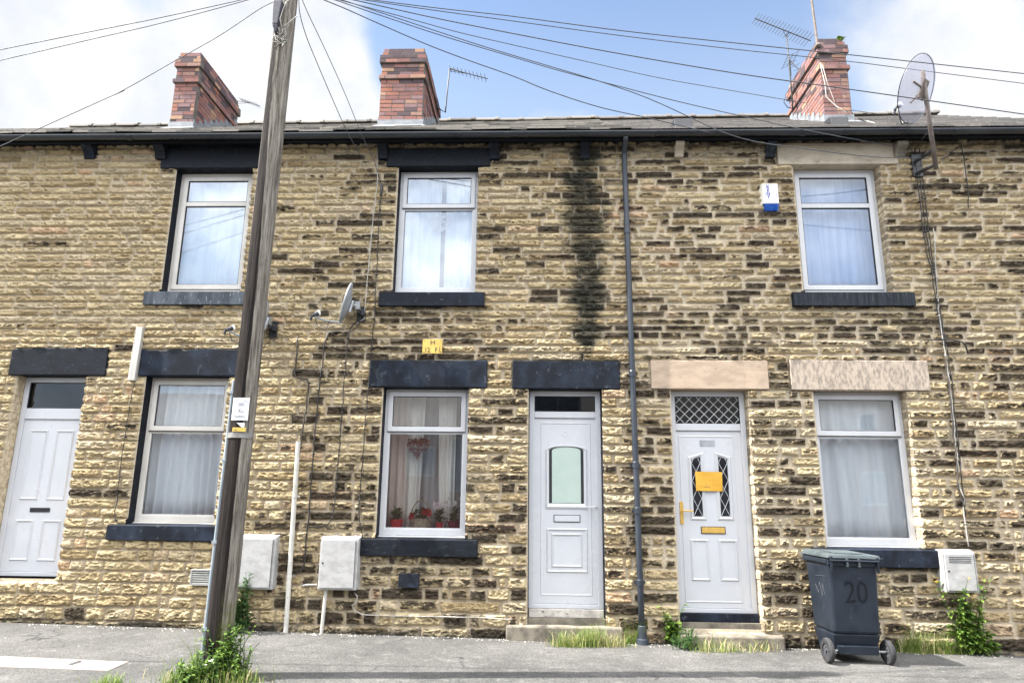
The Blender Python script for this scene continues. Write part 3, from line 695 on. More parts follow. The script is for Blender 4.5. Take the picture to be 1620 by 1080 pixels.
for k, h, m in (('Au',hA,'grey_sill'),('Al',hA,'worn_paint'),('Bu',hB,'worn_paint'),('Bl',hB,'black_paint'),('Cu',hC,'dark_sill'),('Cl',hC,'worn_paint')): sill(k, h, M[m])
for k, h, m in (('Au',hA,'black_paint'),('Al',hA,'black_paint'),('Da',hA,'reveal_stone'),('Bu',hB,'black_paint'),('Bl',hB,'black_paint'),('Db',hB,'black_paint'),('Cu',hC,'reveal_stone'),('Cl',hC,'reveal_stone'),('Dc',hC,'reveal_stone')): reveals(k, h, M[m], m == 'reveal_stone')
WN = {}
for k, h, pyt, px, st, m, g in (('Au',hA,323.5,340,'full','upvc_cream','glass_sky'),('Al',hA,680,300,'hopper','upvc_cream','glass'),('Bu',hB,328.5,690,'hopper','upvc','glass_sky'),
                               ('Bl',hB,681,670,'hopper','upvc','glass'),('Cu',hC,326,1320,'full','upvc','glass_blue'),('Cl',hC,688,1365,'hopper','upvc','glass')):
    WN[k] = window(k, h, pyt, px, st, M[m], M[g])

# ------------------------------------------------------------------ doors
DY = FY+.02                                  # face of the door leaf
def door(k, parent, y_tr0, y_tr1, px, ybot, glass, fan_lattice=False):
    o = OP[k]; x0, x1 = o[0]+.006, o[1]-.006; z1 = LIN[k][2]-.002; z0 = Zz(px, ybot, FY); zt1, zt0 = Zz(px, y_tr0, FY), Zz(px, y_tr1, FY)
    f = MB(); fw = .062
    f.frame(x0, x1, z0, z1, fw, FY, FY+.07, wb=.045); f.box(x0+fw, x1-fw, FY, FY+.07, zt0, zt1)
    d = obj('door', f, M['door_white'], parent, bevel=.006)
    lf = MB(); lf.box(x0+fw-.004, x1-fw+.004, DY, DY+.045, z0+.047, zt0-.003); leaf = obj('leaf', lf, M['door_white'], d, bevel=.004)
    sh = MB(); sh.frame(x0+fw-.012, x1-fw+.012, z0+.046, zt0+.012, .008, FY+.004, DY+.004); 
    p = MB(); p.box(x0+fw-.004, x1-fw+.004, FY+.03, FY+.035, zt1-.004, z1-fw+.004); obj('fanlight', p, glass, d)
    g = MB(); g.frame(x0+fw-.002, x1-fw+.002, zt1-.002, z1-fw+.002, .008, FY+.012, FY+.024); obj('gasket', g, M['gasket'], d)
    if fan_lattice: lattice(x0+fw, x1-fw, zt1, z1-fw, FY+.026, .115, .115, d)
    return d, leaf, (x0+fw, x1-fw, z0+.047, zt0-.003)
def lattice(x0, x1, z0, z1, y, sx, sz, parent, r=.004):
    s = MB(); n = int((x1-x0)/sx+(z1-z0)/sz)+3
    for sg in (1, -1):
        for i in range(-n, n+1):
            pts = []
            c = x0+i*sx                                  # line x = c + sg*(z-z0)*sx/sz
            za, zb = z0, z1
            f = lambda z: c+sg*(z-z0)*sx/sz
            g = lambda x: z0+(x-c)*sz/(sx*sg)
            zz = sorted([g(x0), g(x1)]); za, zb = max(z0, zz[0]), min(z1, zz[1])
            if zb-za > .01: s.tube([(f(za), y, za), (f(zb), y, zb)], r, 5)
    return obj('leading', s, M['lead'], parent)
def moulding(parent, pts_out, w, y, h=.012, mat=None):
    cx = sum(p[0] for p in pts_out)/len(pts_out); cz_ = sum(p[1] for p in pts_out)/len(pts_out)
    hx = (max(p[0] for p in pts_out)-min(p[0] for p in pts_out))/2; hz = (max(p[1] for p in pts_out)-min(p[1] for p in pts_out))/2
    inn = [(cx+(x-cx)*(1-w/hx), cz_+(z-cz_)*(1-w/hz)) for x, z in pts_out]
    mid = [(cx+(x-cx)*(1-w*.45/hx), cz_+(z-cz_)*(1-w*.45/hz)) for x, z in pts_out]
    s = MB(); n = len(pts_out)
    vs = [(x,y,z) for x,z in pts_out]+[(x,y-h,z) for x,z in mid]+[(x,y-.001,z) for x,z in inn]
    fs = []
    for i in range(n):
        j = (i+1) % n; fs += [(i,j,n+j,n+i), (n+i,n+j,2*n+j,2*n+i)]
    s.add(vs, fs); return s, inn
def rect_pts(r): return [(r[0],r[2]),(r[1],r[2]),(r[1],r[3]),(r[0],r[3])]
def pxr(x0, x1, y0, y1): return rectpx(x0, x1, y0, y1, DY)
# -- middle house door
dB, lB, bx = door('Db', hB, 651, 661, 895, 962, M['glass_dark'])
s, _ = moulding(lB, rect_pts(pxr(855,936,668,942)), .022, DY-.0005, .006); 
r = pxr(862.5,929.5,704,806)
def arch(r, rise=.05, n=8):
    cx = (r[0]+r[1])/2; hw = (r[1]-r[0])/2
    return [(r[0],r[2]),(r[1],r[2])]+[(cx+hw*math.cos(t)*1.0, r[3]-rise+rise*math.sin(t)) for t in [math.pi*i/n for i in range(n+1)]]
s2, inn = moulding(lB, arch(r), .045, DY-.0005, .018); s.add(s2.v, s2.f)
for rr in (pxr(864.5,930,835,905.5), pxr(872,921.5,843,897)):
    s3, _ = moulding(lB, rect_pts(rr), .03, DY-.0005, .014); s.add(s3.v, s3.f)
obj('moulding', s, M['door_white'], lB)
ga = MB(); ga.prism(inn, DY-.003, DY-.0006); obj('dark_border', ga, M['gasket'], lB)
xi0, xi1 = min(p[0] for p in inn), max(p[0] for p in inn)
gp = MB(); gp.prism([(xi0+.034+(x-xi0)*(xi1-xi0-.068)/(xi1-xi0), z-.002 if z > 1.5 else z+.004) for x, z in inn], DY-.006, DY-.0032); obj('pane', gp, M['frosted'], lB)
r = pxr(876,918,814,825.5); s = MB(); s.frame(r[0], r[1], r[2], r[3], .007, DY-.008, DY-.0006); lbx = obj('letterbox', s, M['gasket'], lB)
s = MB(); s.box(r[0]+.007, r[1]-.007, DY-.011, DY-.0007, r[2]+.007, r[3]-.007); obj('flap', s, M['door_white'], lbx, bevel=.003)
r = pxr(941.5,945.5,797,826); s = MB(); s.box(r[0], r[1], DY-.010, DY-.0006, r[2], r[3]); hz = r[3]-.03
s.tube([(r[0]+.014,DY-.01,hz),(r[0]+.014,DY-.045,hz),(r[0]-.0,DY-.05,hz),(r[0]-.10,DY-.05,hz-.004)], .0085, 8); obj('handle', s, M['upvc'], lB, bevel=.002)
r = pxr(890,898,682,691); s = MB(); s.lathe([(.0,-.001),(.026,0),(.026,.003)], ((r[0]+r[1])/2, DY-.001, (r[2]+r[3])/2), (0,-1,0), 16); obj('number_disc', s, simple('pale_grey_plastic',(.50,.50,.54),None,.5), lB)
# -- right house door
dC, lC, bx = door('Dc', hC, 670, 681, 1120, 969, M['glass_dark'], True)
s, _ = moulding(lC, rect_pts(pxr(1078.5,1168,689,953)), .022, DY-.0005, .006)
for side, (gx0, gx1, mx0, mx1) in enumerate(((1095.5,1110,1089.5,1116),(1138.5,1152.5,1132,1159))):
    mo = pxr(mx0, mx1, 715, 823); rise = .05
    pts = [(mo[0],mo[2]),(mo[1],mo[2]),(mo[1],mo[3] if side == 0 else mo[3]-rise),(mo[0],mo[3]-rise if side == 0 else mo[3])]
    s2, inn = moulding(lC, pts, .045, DY-.0005, .016); s.add(s2.v, s2.f)
    go = pxr(gx0, gx1, 724, 816); g2 = MB()
    g2.prism([(go[0],go[2]),(go[1],go[2]),(go[1],go[3]+(.012 if side == 0 else -.012)),(go[0],go[3]+(-.012 if side == 0 else .012))], DY-.004, DY-.0006)
    pn = obj('pane', g2, simple('black_glass',(.010,.012,.016),(.02,.024,.03),.08,spec=.8), lC)
    lattice(go[0], go[1], go[2], go[3]-.004, DY-.0055, .1, .2, pn, .0032)
for rr in (pxr(1093,1123,852,918.5), pxr(1138,1168,853,919)):
    s3, _ = moulding(lC, rect_pts(rr), .032, DY-.0005, .013); s.add(s3.v, s3.f)
obj('moulding', s, M['door_white'], lC)
r = pxr(1109,1147.5,832.5,844); s = MB(); s.frame(r[0], r[1], r[2], r[3], .008, DY-.008, DY-.0006); lbx = obj('letterbox', s, M['gasket'], lC)
s = MB(); s.box(r[0]+.008, r[1]-.008, DY-.012, DY-.0007, r[2]+.008, r[3]-.008); obj('flap', s, M['brass'], lbx, bevel=.003)
r = pxr(1075.5,1081,793,828.5); s = MB(); s.box(r[0], r[1], DY-.012, DY-.0006, r[2], r[3]); hz = r[3]-.10
s.tube([(r[1]-.016,DY-.012,hz),(r[1]-.016,DY-.048,hz),(r[1],DY-.052,hz),(r[1]+.105,DY-.052,hz-.004)], .009, 8); obj('handle', s, M['brass'], lC, bevel=.003)
r = pxr(1107,1131,696,706); s = MB(); s.box(r[0], r[1], DY-.004, DY-.0006, r[2], r[3]); obj('number_plate', s, simple('grey_metal_plate',(.26,.27,.29),(.36,.37,.39),.5,.3), lC, bevel=.01)
# -- far left door
dA, lA, bx = door('Da', hA, 646, 663, 110, 912, M['glass_dark'])
xm = (bx[0]+bx[1])/2; s = MB(); zt = Zz(105,680,DY); zm_ = Zz(98,791,DY); zm2 = Zz(92,822,DY); zl = bx[2]+.12
for a, b in ((bx[0]+.09, xm-.05), (xm+.05, bx[1]-.09)):
    for c, d in ((zl, zm2), (zm_, zt)):
        s3, _ = moulding(lA, [(a,c),(b,c),(b,d),(a,d)], .03, DY-.0005, .013); s.add(s3.v, s3.f)
obj('moulding', s, M['door_white'], lA)
r = [xm-.12, xm+.12, (zm_+zm2)/2-.025, (zm_+zm2)/2+.025]; s = MB(); s.box(r[0], r[1], DY-.01, DY-.0006, r[2], r[3]); obj('letterbox', s, M['gasket'], lA, bevel=.003)
# thresholds and steps
for k, h, ya, px in (('Db',hB,962,895),('Dc',hC,969,1135)):
    o = OP[k]; zt = Zz(px, ya, FY)-.002; s = MB(); s.box(o[0]+.012, o[1]-.012, FY-.055, FY+.06, zt-.085, zt); obj('threshold', s, M['dirt_rim'] if k == 'Db' else M['worn_paint'], h, bevel=.004)
    s = MB(); s.box(o[0]+.003, o[1]-.003, .035, FY+.3, -.2, zt-.0875); obj('threshold_base', s, M['step_stone'], h)
def step(px0, px1, ytop, ybot, parent, dep, name='step'):
    a, b = G(px0, ybot), G(px1, ybot); yf = -dep
    x0, x1 = X(px0, ybot, yf), X(px1, ybot, yf); zt = Zz((px0+px1)/2, ytop, yf)
    s = MB(); n = 18
    for i in range(n):
        xa, xb = x0+(x1-x0)*i/n, x0+(x1-x0)*(i+1)/n
    s.box(x0, x1, yf, .02, gz(x1)-.08, zt); return obj(name, s, M['step_stone'], parent, bevel=.018)
step(800, 986, 991, 1011, hB, .12); step(1078, 1244, 1006, 1028, hC, .17)
# air bricks
r = rectpx(302,337,900,925,-.06); s = MB(); s.frame(r[0], r[1], r[2], r[3], .014, -.082, -.02); ab = obj('air_brick', s, M['grille'], hA)
s = MB(); n = 6
for i in range(n):
    z = r[2]+.016+(r[3]-r[2]-.032)*(i+.5)/n; s.hexa([(r[0]+.01,-.080,z-.010),(r[1]-.01,-.080,z-.010),(r[1]-.01,-.062,z+.002),(r[0]+.01,-.062,z+.002),(r[0]+.01,-.080,z-.005),(r[1]-.01,-.080,z-.005),(r[1]-.01,-.062,z+.007),(r[0]+.01,-.062,z+.007)])
obj('louvre', s, M['grille'], ab)
s = MB(); s.box(r[0]+.01, r[1]-.01, -.058, -.012, r[2]+.01, r[3]-.01); obj('backing', s, M['gasket'], ab)
r = rectpx(630,662.5,907,929,-.08); s = MB(); s.prismx([(-.088,r[2]),(0,r[2]),(0,r[3]),(-.075,r[3])], r[0], r[1]); obj('air_brick', s, M['worn_paint'], hB, bevel=.004, label='air brick cover painted dark blue-black')
# roof vents and the worn floor line
for px, py in ((1078.5,203.5),(1323,200)):
    # find where the pixel ray meets the roof
    v = ray(px, py); best = min((abs((CAM+v*t).z-roofz((CAM+v*t).x,(CAM+v*t).y)), t) for t in [7.8+i*.02 for i in range(150)]); c = CAM+v*best[1]
    s = MB(); w = .115; s.prismx([(c.y-.12,roofz(c.x,c.y-.12)+.02),(c.y+.12,roofz(c.x,c.y+.12)+.02),(c.y+.05,roofz(c.x,c.y)+.12),(c.y-.1,roofz(c.x,c.y)+.085)][::-1], c.x-w, c.x+w); obj('roof_vent', s, M['black_plastic'], hC, bevel=.01)

# ------------------------------------------------------------------ behind the panes: curtains and ornaments
def curtain(x0, x1, z0, z1, y, folds, amp, mat, label, group=None, lean0=0., lean1=0., seed=0):
    r = random.Random(seed); n = int(folds*10); m = 7; vs = []; ph = [r.uniform(0,6.28) for _ in range(4)]
    for j in range(m+1):
        v = j/m; z = z0+(z1-z0)*v
        for i in range(n+1):
            u = i/n; uu = u+.02*math.sin(ph[0]+u*9+v*2)
            xa = x0+lean0*(1-v); xb = x1+lean1*(1-v)
            yy = y + amp*(math.sin(uu*folds*6.283+.6*math.sin(v*2+ph[1]))+.5*math.sin(uu*folds*2.7*2+ph[2]+v*1.1))*(.55+.45*(1-v))
            vs.append((xa+(xb-xa)*u, yy, z))
    b = MB(); b.add(vs, [(j*(n+1)+i, j*(n+1)+i+1, (j+1)*(n+1)+i+1, (j+1)*(n+1)+i) for j in range(m) for i in range(n)])
    o = obj('curtain', b, mat, smooth=True, solid=.003); return tag(o, label, 'curtain', group)
def inner(k): return WN[k][1]
CY = .27
a = inner('Au'); curtain(a[0]-.02, a[1]+.02, a[2]+.04, a[3]+.05, CY, 7, .016, M['curtain'], 'white sheer curtain across the upper window left of the pole', 'curtains', seed=1)
a = inner('Al'); curtain(a[0]-.02, a[1]+.02, a[2]+.04, a[3]+.05, CY+.01, 10, .042, M['curtain'], 'white pleated net curtain in the ground-floor window beside the pole', 'curtains', seed=2)
a = inner('Bu'); xm = X(699,420,CY); ga = .03
curtain(a[0]-.02, xm-ga, a[2]+.04, a[3]+.05, CY, 5, .014, M['curtain'], 'white sheer curtain hanging left of the dark gap behind the white heart', 'curtains', lean1=.01, seed=3)
curtain(xm+ga, a[1]+.02, a[2]+.04, a[3]+.05, CY, 4, .014, M['curtain'], 'white sheer curtain hanging right of the dark gap behind the white heart', 'curtains', lean0=-.0, seed=4)
a = inner('Bl'); w_ = a[1]-a[0]
curtain(a[0]-.02, a[0]+w_*.24, a[2]+.04, a[3]+.05, CY+.10, 3, .022, M['curtain_warm'], 'pinkish beige drape at the side of the window with flower pots', 'curtains', seed=5)
curtain(a[0]+w_*.14, a[0]+w_*.44, a[2]+.04, a[3]+.05, CY+.13, 3.3, .030, M['curtain_cream'], 'cream curtain behind the red heart and the wicker basket', 'curtains', lean1=-.05, seed=6)
curtain(a[0]+w_*.60, a[0]+w_*.82, a[2]+.04, a[3]+.05, CY+.12, 2.4, .030, M['curtain_cream'], 'cream curtain fold behind the pink-flowered red pot', 'curtains', lean0=.05, seed=16)
curtain(a[0]-.02, a[1]+.02, a[2]+.04, a[3]+.05, CY+.24, 8, .022, M['curtain_grey'], 'grey net hanging behind the cream curtains over the flower pots', 'curtains', seed=26)
a = inner('Cu'); curtain(a[0]-.02, a[1]+.02, a[2]+.04, a[3]+.05, CY, 5, .012, M['curtain_blue'], 'pale blue-white voile in the upper window near the alarm box', 'curtains', seed=7)
a = inner('Cl'); curtain(a[0]-.02, a[1]+.02, a[2]+.04, a[3]+.05, CY+.01, 6, .030, M['curtain'], 'greyish white voile in the window above the wheelie bin', 'curtains', seed=8)

def heart_pts(s, n=40):
    return [(s*16*math.sin(t)**3/17, s*(13*math.cos(t)-5*math.cos(2*t)-2*math.cos(3*t)-math.cos(4*t)+2)/17) for t in [2*math.pi*i/n for i in range(n)]]
c = P(695,356,CY-.055); s = MB(); rr = random.Random(5)
for q in range(3):
    sc = .165*(1-.1*q); pts = [(c.x+x+rr.uniform(-.006,.006), c.y+rr.uniform(-.01,.01), c.z+z+rr.uniform(-.006,.006)) for x, z in heart_pts(sc)]; s.tube(pts+[pts[0]], .0035, 5, cap=False)
hp = heart_pts(.15, 60)
for q in range(34):
    a_, b_ = rr.choice(hp), rr.choice(hp); mx, mz = (a_[0]+b_[0])/2+rr.uniform(-.04,.04), (a_[1]+b_[1])/2+rr.uniform(-.04,.04)
    s.tube([(c.x+a_[0],c.y,c.z+a_[1]),(c.x+mx,c.y-.012,c.z+mz),(c.x+b_[0],c.y,c.z+b_[1])], .003, 4)
s.tube([(c.x,c.y,c.z+.1),(c.x,c.y,c.z+.2)], .0015, 4)
tag(obj('heart_wreath', s, M['white_wire']), 'white wire heart hanging in the upper window of the middle house', 'window ornament')
c = P(661,708,CY+.0); s = MB(); hp = heart_pts(.150, 46)
for q in range(330):
    x, z = rr.choice(hp); k = rr.uniform(.0,1.0)**.5
    p = (c.x+x*k, c.y+rr.uniform(-.02,.02), c.z+z*k); r_b = rr.uniform(.009,.015)
    s.lathe([(0,-r_b),(r_b*.7,-r_b*.7),(r_b,0),(r_b*.7,r_b*.7),(0,r_b)], p, (0,0,1), 6)
s.tube([(c.x,c.y,c.z+.06),(c.x,c.y,c.z+.2)], .0015, 4)
tag(obj('heart_wreath', s, M['berry'], smooth=True), 'dark red berry heart hanging in the window over the flower pots', 'window ornament')
BZ = inner('Bl')[2]+.0655
def leaf(s, p, d, ln, wd, up=(0,0,1), fold=.25):
    d = Vector(d).normalized(); w = d.cross(Vector(up))
    if w.length < .05: w = d.cross(Vector((1,0,0)))
    w.normalize(); nn = w.cross(d); p = Vector(p)
    m1, m2 = p+d*ln*.35-nn*.0, p+d*ln*.7-nn*ln*.06; tip = p+d*ln-nn*ln*.18
    a, b = m1+w*wd/2+nn*wd*fold, m1-w*wd/2+nn*wd*fold; a2, b2 = m2+w*wd*.36+nn*wd*fold*.6, m2-w*wd*.36+nn*wd*fold*.6
    s.add([p,a,m1,b,a2,m2,b2,tip], [(0,2,1),(0,3,2),(1,2,5,4),(2,3,6,5),(4,5,7),(5,6,7)])
def pot(px, r_, h_, mat, label, fol, flowers=None, nleaf=40, fh=.14, sp=.09, fr=.016, nf=14, tall=0):
    r, h = r_*1.2, h_*1.3; fh *= 1.35; sp *= 1.25; fr *= 1.4; x = X(px, 830, .24); t = thing('flower_pot', label, 'pot plant', (x, .26, BZ), 'pots on the window board')
    s = MB(); s.lathe([(0,0),(r*.78,0),(r,h*.86),(r*1.1,h*.86),(r*1.1,h),(r*.95,h),(r*.9,h*.9),(0,h*.88)], (x,.26,BZ), n=18); obj('pot', s, mat, t, smooth=False)
    q = MB()
    for i in range(nleaf):
        th = rr.uniform(0,6.28); e = rr.uniform(.2,1.2); q.tone = rr.random()
        b0 = Vector((x+rr.uniform(-.4,.4)*r, .26+rr.uniform(-.4,.4)*r, BZ+h*.9+rr.uniform(0,fh*.7))); leaf(q, b0, (math.cos(th)*math.cos(e), .6*math.sin(th)*math.cos(e), math.sin(e)), sp*rr.uniform(.5,1.1), sp*.42)
    obj('foliage', q, fol, t)
    if flowers:
        f = MB()
        for i in range(nf):
            p = Vector((x+rr.uniform(-1,1)*sp*.9, .26+rr.uniform(-.4,.2)*sp, BZ+h+fh*rr.uniform(.7,1.25)+tall))
            for k in range(6):
                th = k*1.047+rr.random(); leaf(f, p, (math.cos(th), -.5, math.sin(th)), fr, fr*.8)
        obj('blossom', f, flowers, t)
    return t
pot(626.5, .062, .085, M['red_pot'], 'bright red pot with wispy green plant behind the glass', M['moss_leaf'], None, 46, .10, .08)
pot(695, .034, .06, M['red_pot'], 'little red pot of pale pink flowers beside the wicker basket', M['moss_leaf'], M['petal_pink'], 44, .14, .075, .017, 26, .02)
pot(718.5, .065, .075, M['maroon_pot'], 'dark maroon pot with white flowers by the window corner', M['leaf_dark'], M['petal_white'], 26, .12, .08, .018, 8, .06)
x = X(665, 830, .24); t = thing('flower_basket', 'pale wicker basket with hooped handle and red flowers', 'basket', (x, .275, BZ))
s = MB()
for j in range(8):
    z = BZ+.008+j*.015; r0 = .105+j*.0026
    s.tube([(x+r0*math.cos(a)*1.0, .275+.07*math.sin(a)+.004*math.sin(a*14+j*3.14), z+.002*math.sin(a*11+j)) for a in [2*math.pi*i/44 for i in range(45)]], .0068, 6, cap=False)
s.lathe([(0,0),(.10,0),(.115,.12),(.0,.11)], (x,.275,BZ), n=14); obj('body', s, M['wicker'], t)
s = MB(); s.tube([(x+.125*math.cos(a), .262, BZ+.10+.23*math.sin(a)) for a in [math.pi*i/20 for i in range(21)]], .008, 6); obj('handle', s, M['wicker'], t)
q = MB()
for i in range(70):
    th = rr.uniform(0,6.28); e = rr.uniform(.0,1.3); q.tone = rr.random()*.7
    leaf(q, (x+rr.uniform(-.07,.07), .275+rr.uniform(-.05,.05), BZ+.12+rr.uniform(0,.09)), (math.cos(th)*math.cos(e), math.sin(th)*math.cos(e), math.sin(e)), rr.uniform(.04,.08), .035)
obj('foliage', q, M['moss_leaf'], t)
f = MB()
for cx_, cz_, nf in ((-.11,.15,7),(.05,.21,13),(.09,.19,9)):
    for i in range(nf):
        p = (x+cx_+rr.uniform(-.02,.02), .235+rr.uniform(-.02,.02), BZ+cz_+rr.uniform(-.02,.02))
        for k in range(5): leaf(f, p, (math.cos(k*1.256), -.6, math.sin(k*1.256)), .034, .03)
obj('blossom', f, M['petal_red'], t)

# ------------------------------------------------------------------ fixtures on the front
def wallpath(pts, y, step_=.06):
    out = []
    for p in pts: out.append(P(p[0], p[1], y))
    res = [out[0]]
    for a, b in zip(out, out[1:]):
        n = max(1, int((b-a).length/step_))
        for i in range(1, n+1):
            q = a.lerp(b, i/n); res.append(Vector((q.x+rr.uniform(-.004,.004), min(q.y, -proud(q.x,q.z,.025)-.006), q.z)))
    return res
def wall_cable(label, pts, r=.006, mat='cable', y=-.022, clips=True, group='cables clipped to the stone fronts'):
    pa = wallpath(pts, y); s = MB(); s.tube(pa, r, 6)
    if clips:
        for q in pa[3::7]: s.box(q.x-.011, q.x+.011, q.y-.008, -.01, q.z-.006, q.z+.006)
    o = obj('cable', s, M[mat], smooth=True); return tag(o, label, 'cable', group)
wall_cable('thin dark cable below the grey board beside the far left door', [(214.5,604),(204,665),(193.5,735),(187,790),(184,808),(185,822),(190,827),(199,826)], .005)
wall_cable('kinked dark conduit just left of the dish cables', [(472,531),(471,560),(467.5,590),(469,597),(478,599),(488,600),(490,606),(485,650),(478,694),(474,728)], .009, 'brown_cable')
wall_cable('long black cable running down into the gap left of the meter box', [(538,525),(522,527),(514,545),(512.5,565),(505,628),(499,692),(493,770),(490,818),(486,850),(484,878),(481,898),(475,905),(459,906)], .008)
wall_cable('dark cable from the dish bracket curling towards the meter box', [(565,508),(556,521),(551,535),(545,610),(541,670),(535,745),(530,805),(528,818),(519,830),(505,834),(490,833)], .006)
wall_cable('black cable beside the lower window of the middle house, from the joint box', [(603,312),(600,355),(597,420),(594,500),(589,545),(582,630),(575,720),(569,807),(571,830),(575,846)], .0055)
wall_cable('beige cable from gutter to dish left of the upper middle window', [(598,214),(597.5,252),(598,290),(591,350),(585,412),(580,470),(577,505),(566,512)], .0055, 'grey_cable')
wall_cable('white looped pipe end poking out left of the meter box', [(477,927),(485,924),(503,923.5)], .012, 'white_pipe', clips=False)
wall_cable('brown cable drooping below the meter box beside the white pipe', [(559,935),(566,942),(565,952),(558,956),(562,965),(575,971),(620,973),(700,974),(770,976),(810,979)], .006, 'grey_cable', clips=False)
for k, (lab, pts, r, m) in enumerate((
 ('black cable at the left of the right-hand bundle by the mast', [(1448,238),(1446,256),(1452,305),(1458,358),(1465,400),(1474,441),(1481,490),(1487,530)], .0065, 'cable'),
 ('black cable in the middle of the right-hand bundle by the mast', [(1455,236),(1451,258),(1457,306),(1463,358),(1470,402),(1479,441),(1485,488),(1490,530)], .0065, 'cable'),
 ('slack black cable at the right of the bundle below the mast', [(1464,238),(1455,256),(1461,300),(1468,358),(1476,420),(1483,470),(1491,520),(1499,560),(1506,610),(1510,660),(1516,700),(1519,742),(1524,790)], .006, 'cable'),
 ('dirty white cable running down the right-hand edge past the lower window', [(1476,360),(1480,440),(1484,500),(1488,530),(1493,555),(1498,587),(1502,620),(1506,654),(1510,700),(1514,735),(1515,755),(1517,772),(1524,790),(1523,815),(1527,840),(1531,864)], .007, 'grey_cable'),
 ('thick black cable twisted with the white one at the right-hand edge', [(1488,520),(1492,545),(1497,587),(1503,640),(1508,690),(1513,735),(1514,772),(1521,792),(1527,815)], .008, 'brown_cable'),
 ('black hooked cable stub branching off the right-hand bundle', [(1460,536),(1463,538.5),(1475,538),(1490,537),(1505,538),(1520,541),(1528,546),(1532,560)], .008, 'cable'),
 ('black looping cable right of the mast foot', [(1488,252),(1497,250),(1506,240),(1513,235),(1520,236),(1523,246),(1526,275),(1529,296),(1530,330)], .006, 'cable'))):
    wall_cable(lab, pts, r, m, y=-.03-.006*(k % 3))
s = MB(); c = P(603.5,300,-.06); s.lathe([(.004,-.10),(.014,-.09),(.018,-.02),(.018,.05),(.008,.075),(.004,.1)], c, (0,0,1), 10); tag(obj('joint_box', s, M['black_plastic'], smooth=True), 'black cable joint left of the middle upper window', 'cable joint')
# grey board and white pipes
t0, t1 = P(223,518,-.05), P(209.5,602,-.05); s = MB()
hw = .042; s.hexa([(t1.x-hw,-.085,t1.z),(t1.x+hw,-.085,t1.z),(t1.x+hw,-.02,t1.z),(t1.x-hw,-.02,t1.z),(t0.x-hw,-.085,t0.z),(t0.x+hw,-.085,t0.z),(t0.x+hw,-.02,t0.z),(t0.x-hw,-.02,t0.z)])
tag(obj('batten', s, simple('bleached_board',(.46,.44,.41),(.33,.315,.29),.8,scale=14,stretch=(1,1,.15),bmp=.4), bevel=.004), 'bleached grey wooden board fixed upright on the wall beside the black lintel', 'board')
a, b = P(472,698,-.09), G(446,1003); b.y = -.075
s = MB(); s.tube([a, a.lerp(b,.33), a.lerp(b,.66), (b.x,b.y,gz(b.x)-.05)], .027, 10)
for q in (.3, .72):
    c = a.lerp(b,q); s.tube([c+Vector((0,0,-.012)), c+Vector((0,0,.012))], .031, 10); s.box(c.x-.045, c.x+.045, -.03, -.005, c.z-.012, c.z+.012)
tag(obj('conduit_pipe', s, M['white_pipe'], smooth=False), 'tall off-white plastic pipe leaning up the wall between the two meter boxes', 'pipe')
def meter_box(r, label, vent=False, dep=.13, pipe=None):
    x0, x1, z0, z1 = r; t = thing('meter_box', label, 'meter box', ((x0+x1)/2, -dep/2, z0), 'meter boxes on the street fronts')
    s = MB(); s.hexa([(x0,-dep,z0),(x1,-dep,z0),(x1+.012,-.0,z0),(x0-.012,-.0,z0),(x0,-dep,z1-.02),(x1,-dep,z1-.02),(x1+.012,0,z1+.012),(x0-.012,0,z1+.012)])
    obj('housing', s, M['grp'], t, bevel=.008)
    s = MB(); s.box(x0+.018, x1-.026, -dep-.018, -dep-.0006, z0+.02, z1-.035); d = obj('door', s, M['grp'], t, bevel=.006)
    s = MB(); s.lathe([(.0,0),(.010,0),(.010,.004)], (x0+.045,-dep-.0186,(z0+z1)/2), (0,-1,0), 10); s.box(x1-.031, x1-.027, -dep-.0182, -dep-.0002, z0+.03, z1-.05); obj('lock', s, M['gasket'], d)
    if vent:
        s = MB()
        for i in range(4): s.box(x0+.06, x1-.06, -dep-.0195, -dep-.0184, z1-.075-.018*i, z1-.068-.018*i)
        obj('vent_slots', s, M['gasket'], d)
    if pipe:
        a = P(*pipe[0], -.06); g = G(*pipe[1]); s = MB(); s.tube([(a.x,-.07,z0-.0005),(g.x+.0,-.065,gz(g.x)-.04)], .02, 10); obj('pipe', s, M['white_pipe'], t)
    return t
meter_box(rectpx(374,434,846,932,-.13), 'scuffed white meter box half hidden behind the wooden pole')
meter_box(rectpx(505,565.5,848,933,-.13), 'white meter box on a short pipe beside the sill with flower pots', pipe=((516,935),(512,999)))
meter_box(rectpx(1493,1546,870,937,-.13), 'pale grey meter box with slotted top beside the yellow-flowered weeds', True)
# yellow hydrant plate
r = rectpx(668.5,699.5,536.5,559,-.085); xc_, zc_ = (r[0]+r[1])/2, (r[2]+r[3])/2
t = thing('hydrant_plate', 'small yellow plate with black lettering over the lower lintel', 'sign', (xc_, -.085, zc_))
s = MB(); s.box(r[0], r[1], -.087, -.081, r[2], r[3]); s.box(r[0]+.05, r[0]+.07, -.081, 0, zc_-.01, zc_+.01); s.box(r[1]-.07, r[1]-.05, -.081, 0, zc_-.01, zc_+.01); obj('plate', s, M['yellow'], t, bevel=.003)
s = text_mb('H', xc_+.002, -.0878, zc_+.045, .085, sx=1.0)
for bx_, tx in ((-.077,'1'),(-.043,'2'),(.047,'F')): q = text_mb(tx, xc_+bx_, -.0878, zc_-.047, .085, sx=.85); s.add(q.v, q.f)
q = text_mb('1', xc_+.088, -.0878, zc_-.034, .07, sx=.9); s.add(q.v, q.f); s.box(xc_+.075, xc_+.102, -.0886, -.0872, zc_-.066, zc_-.060)
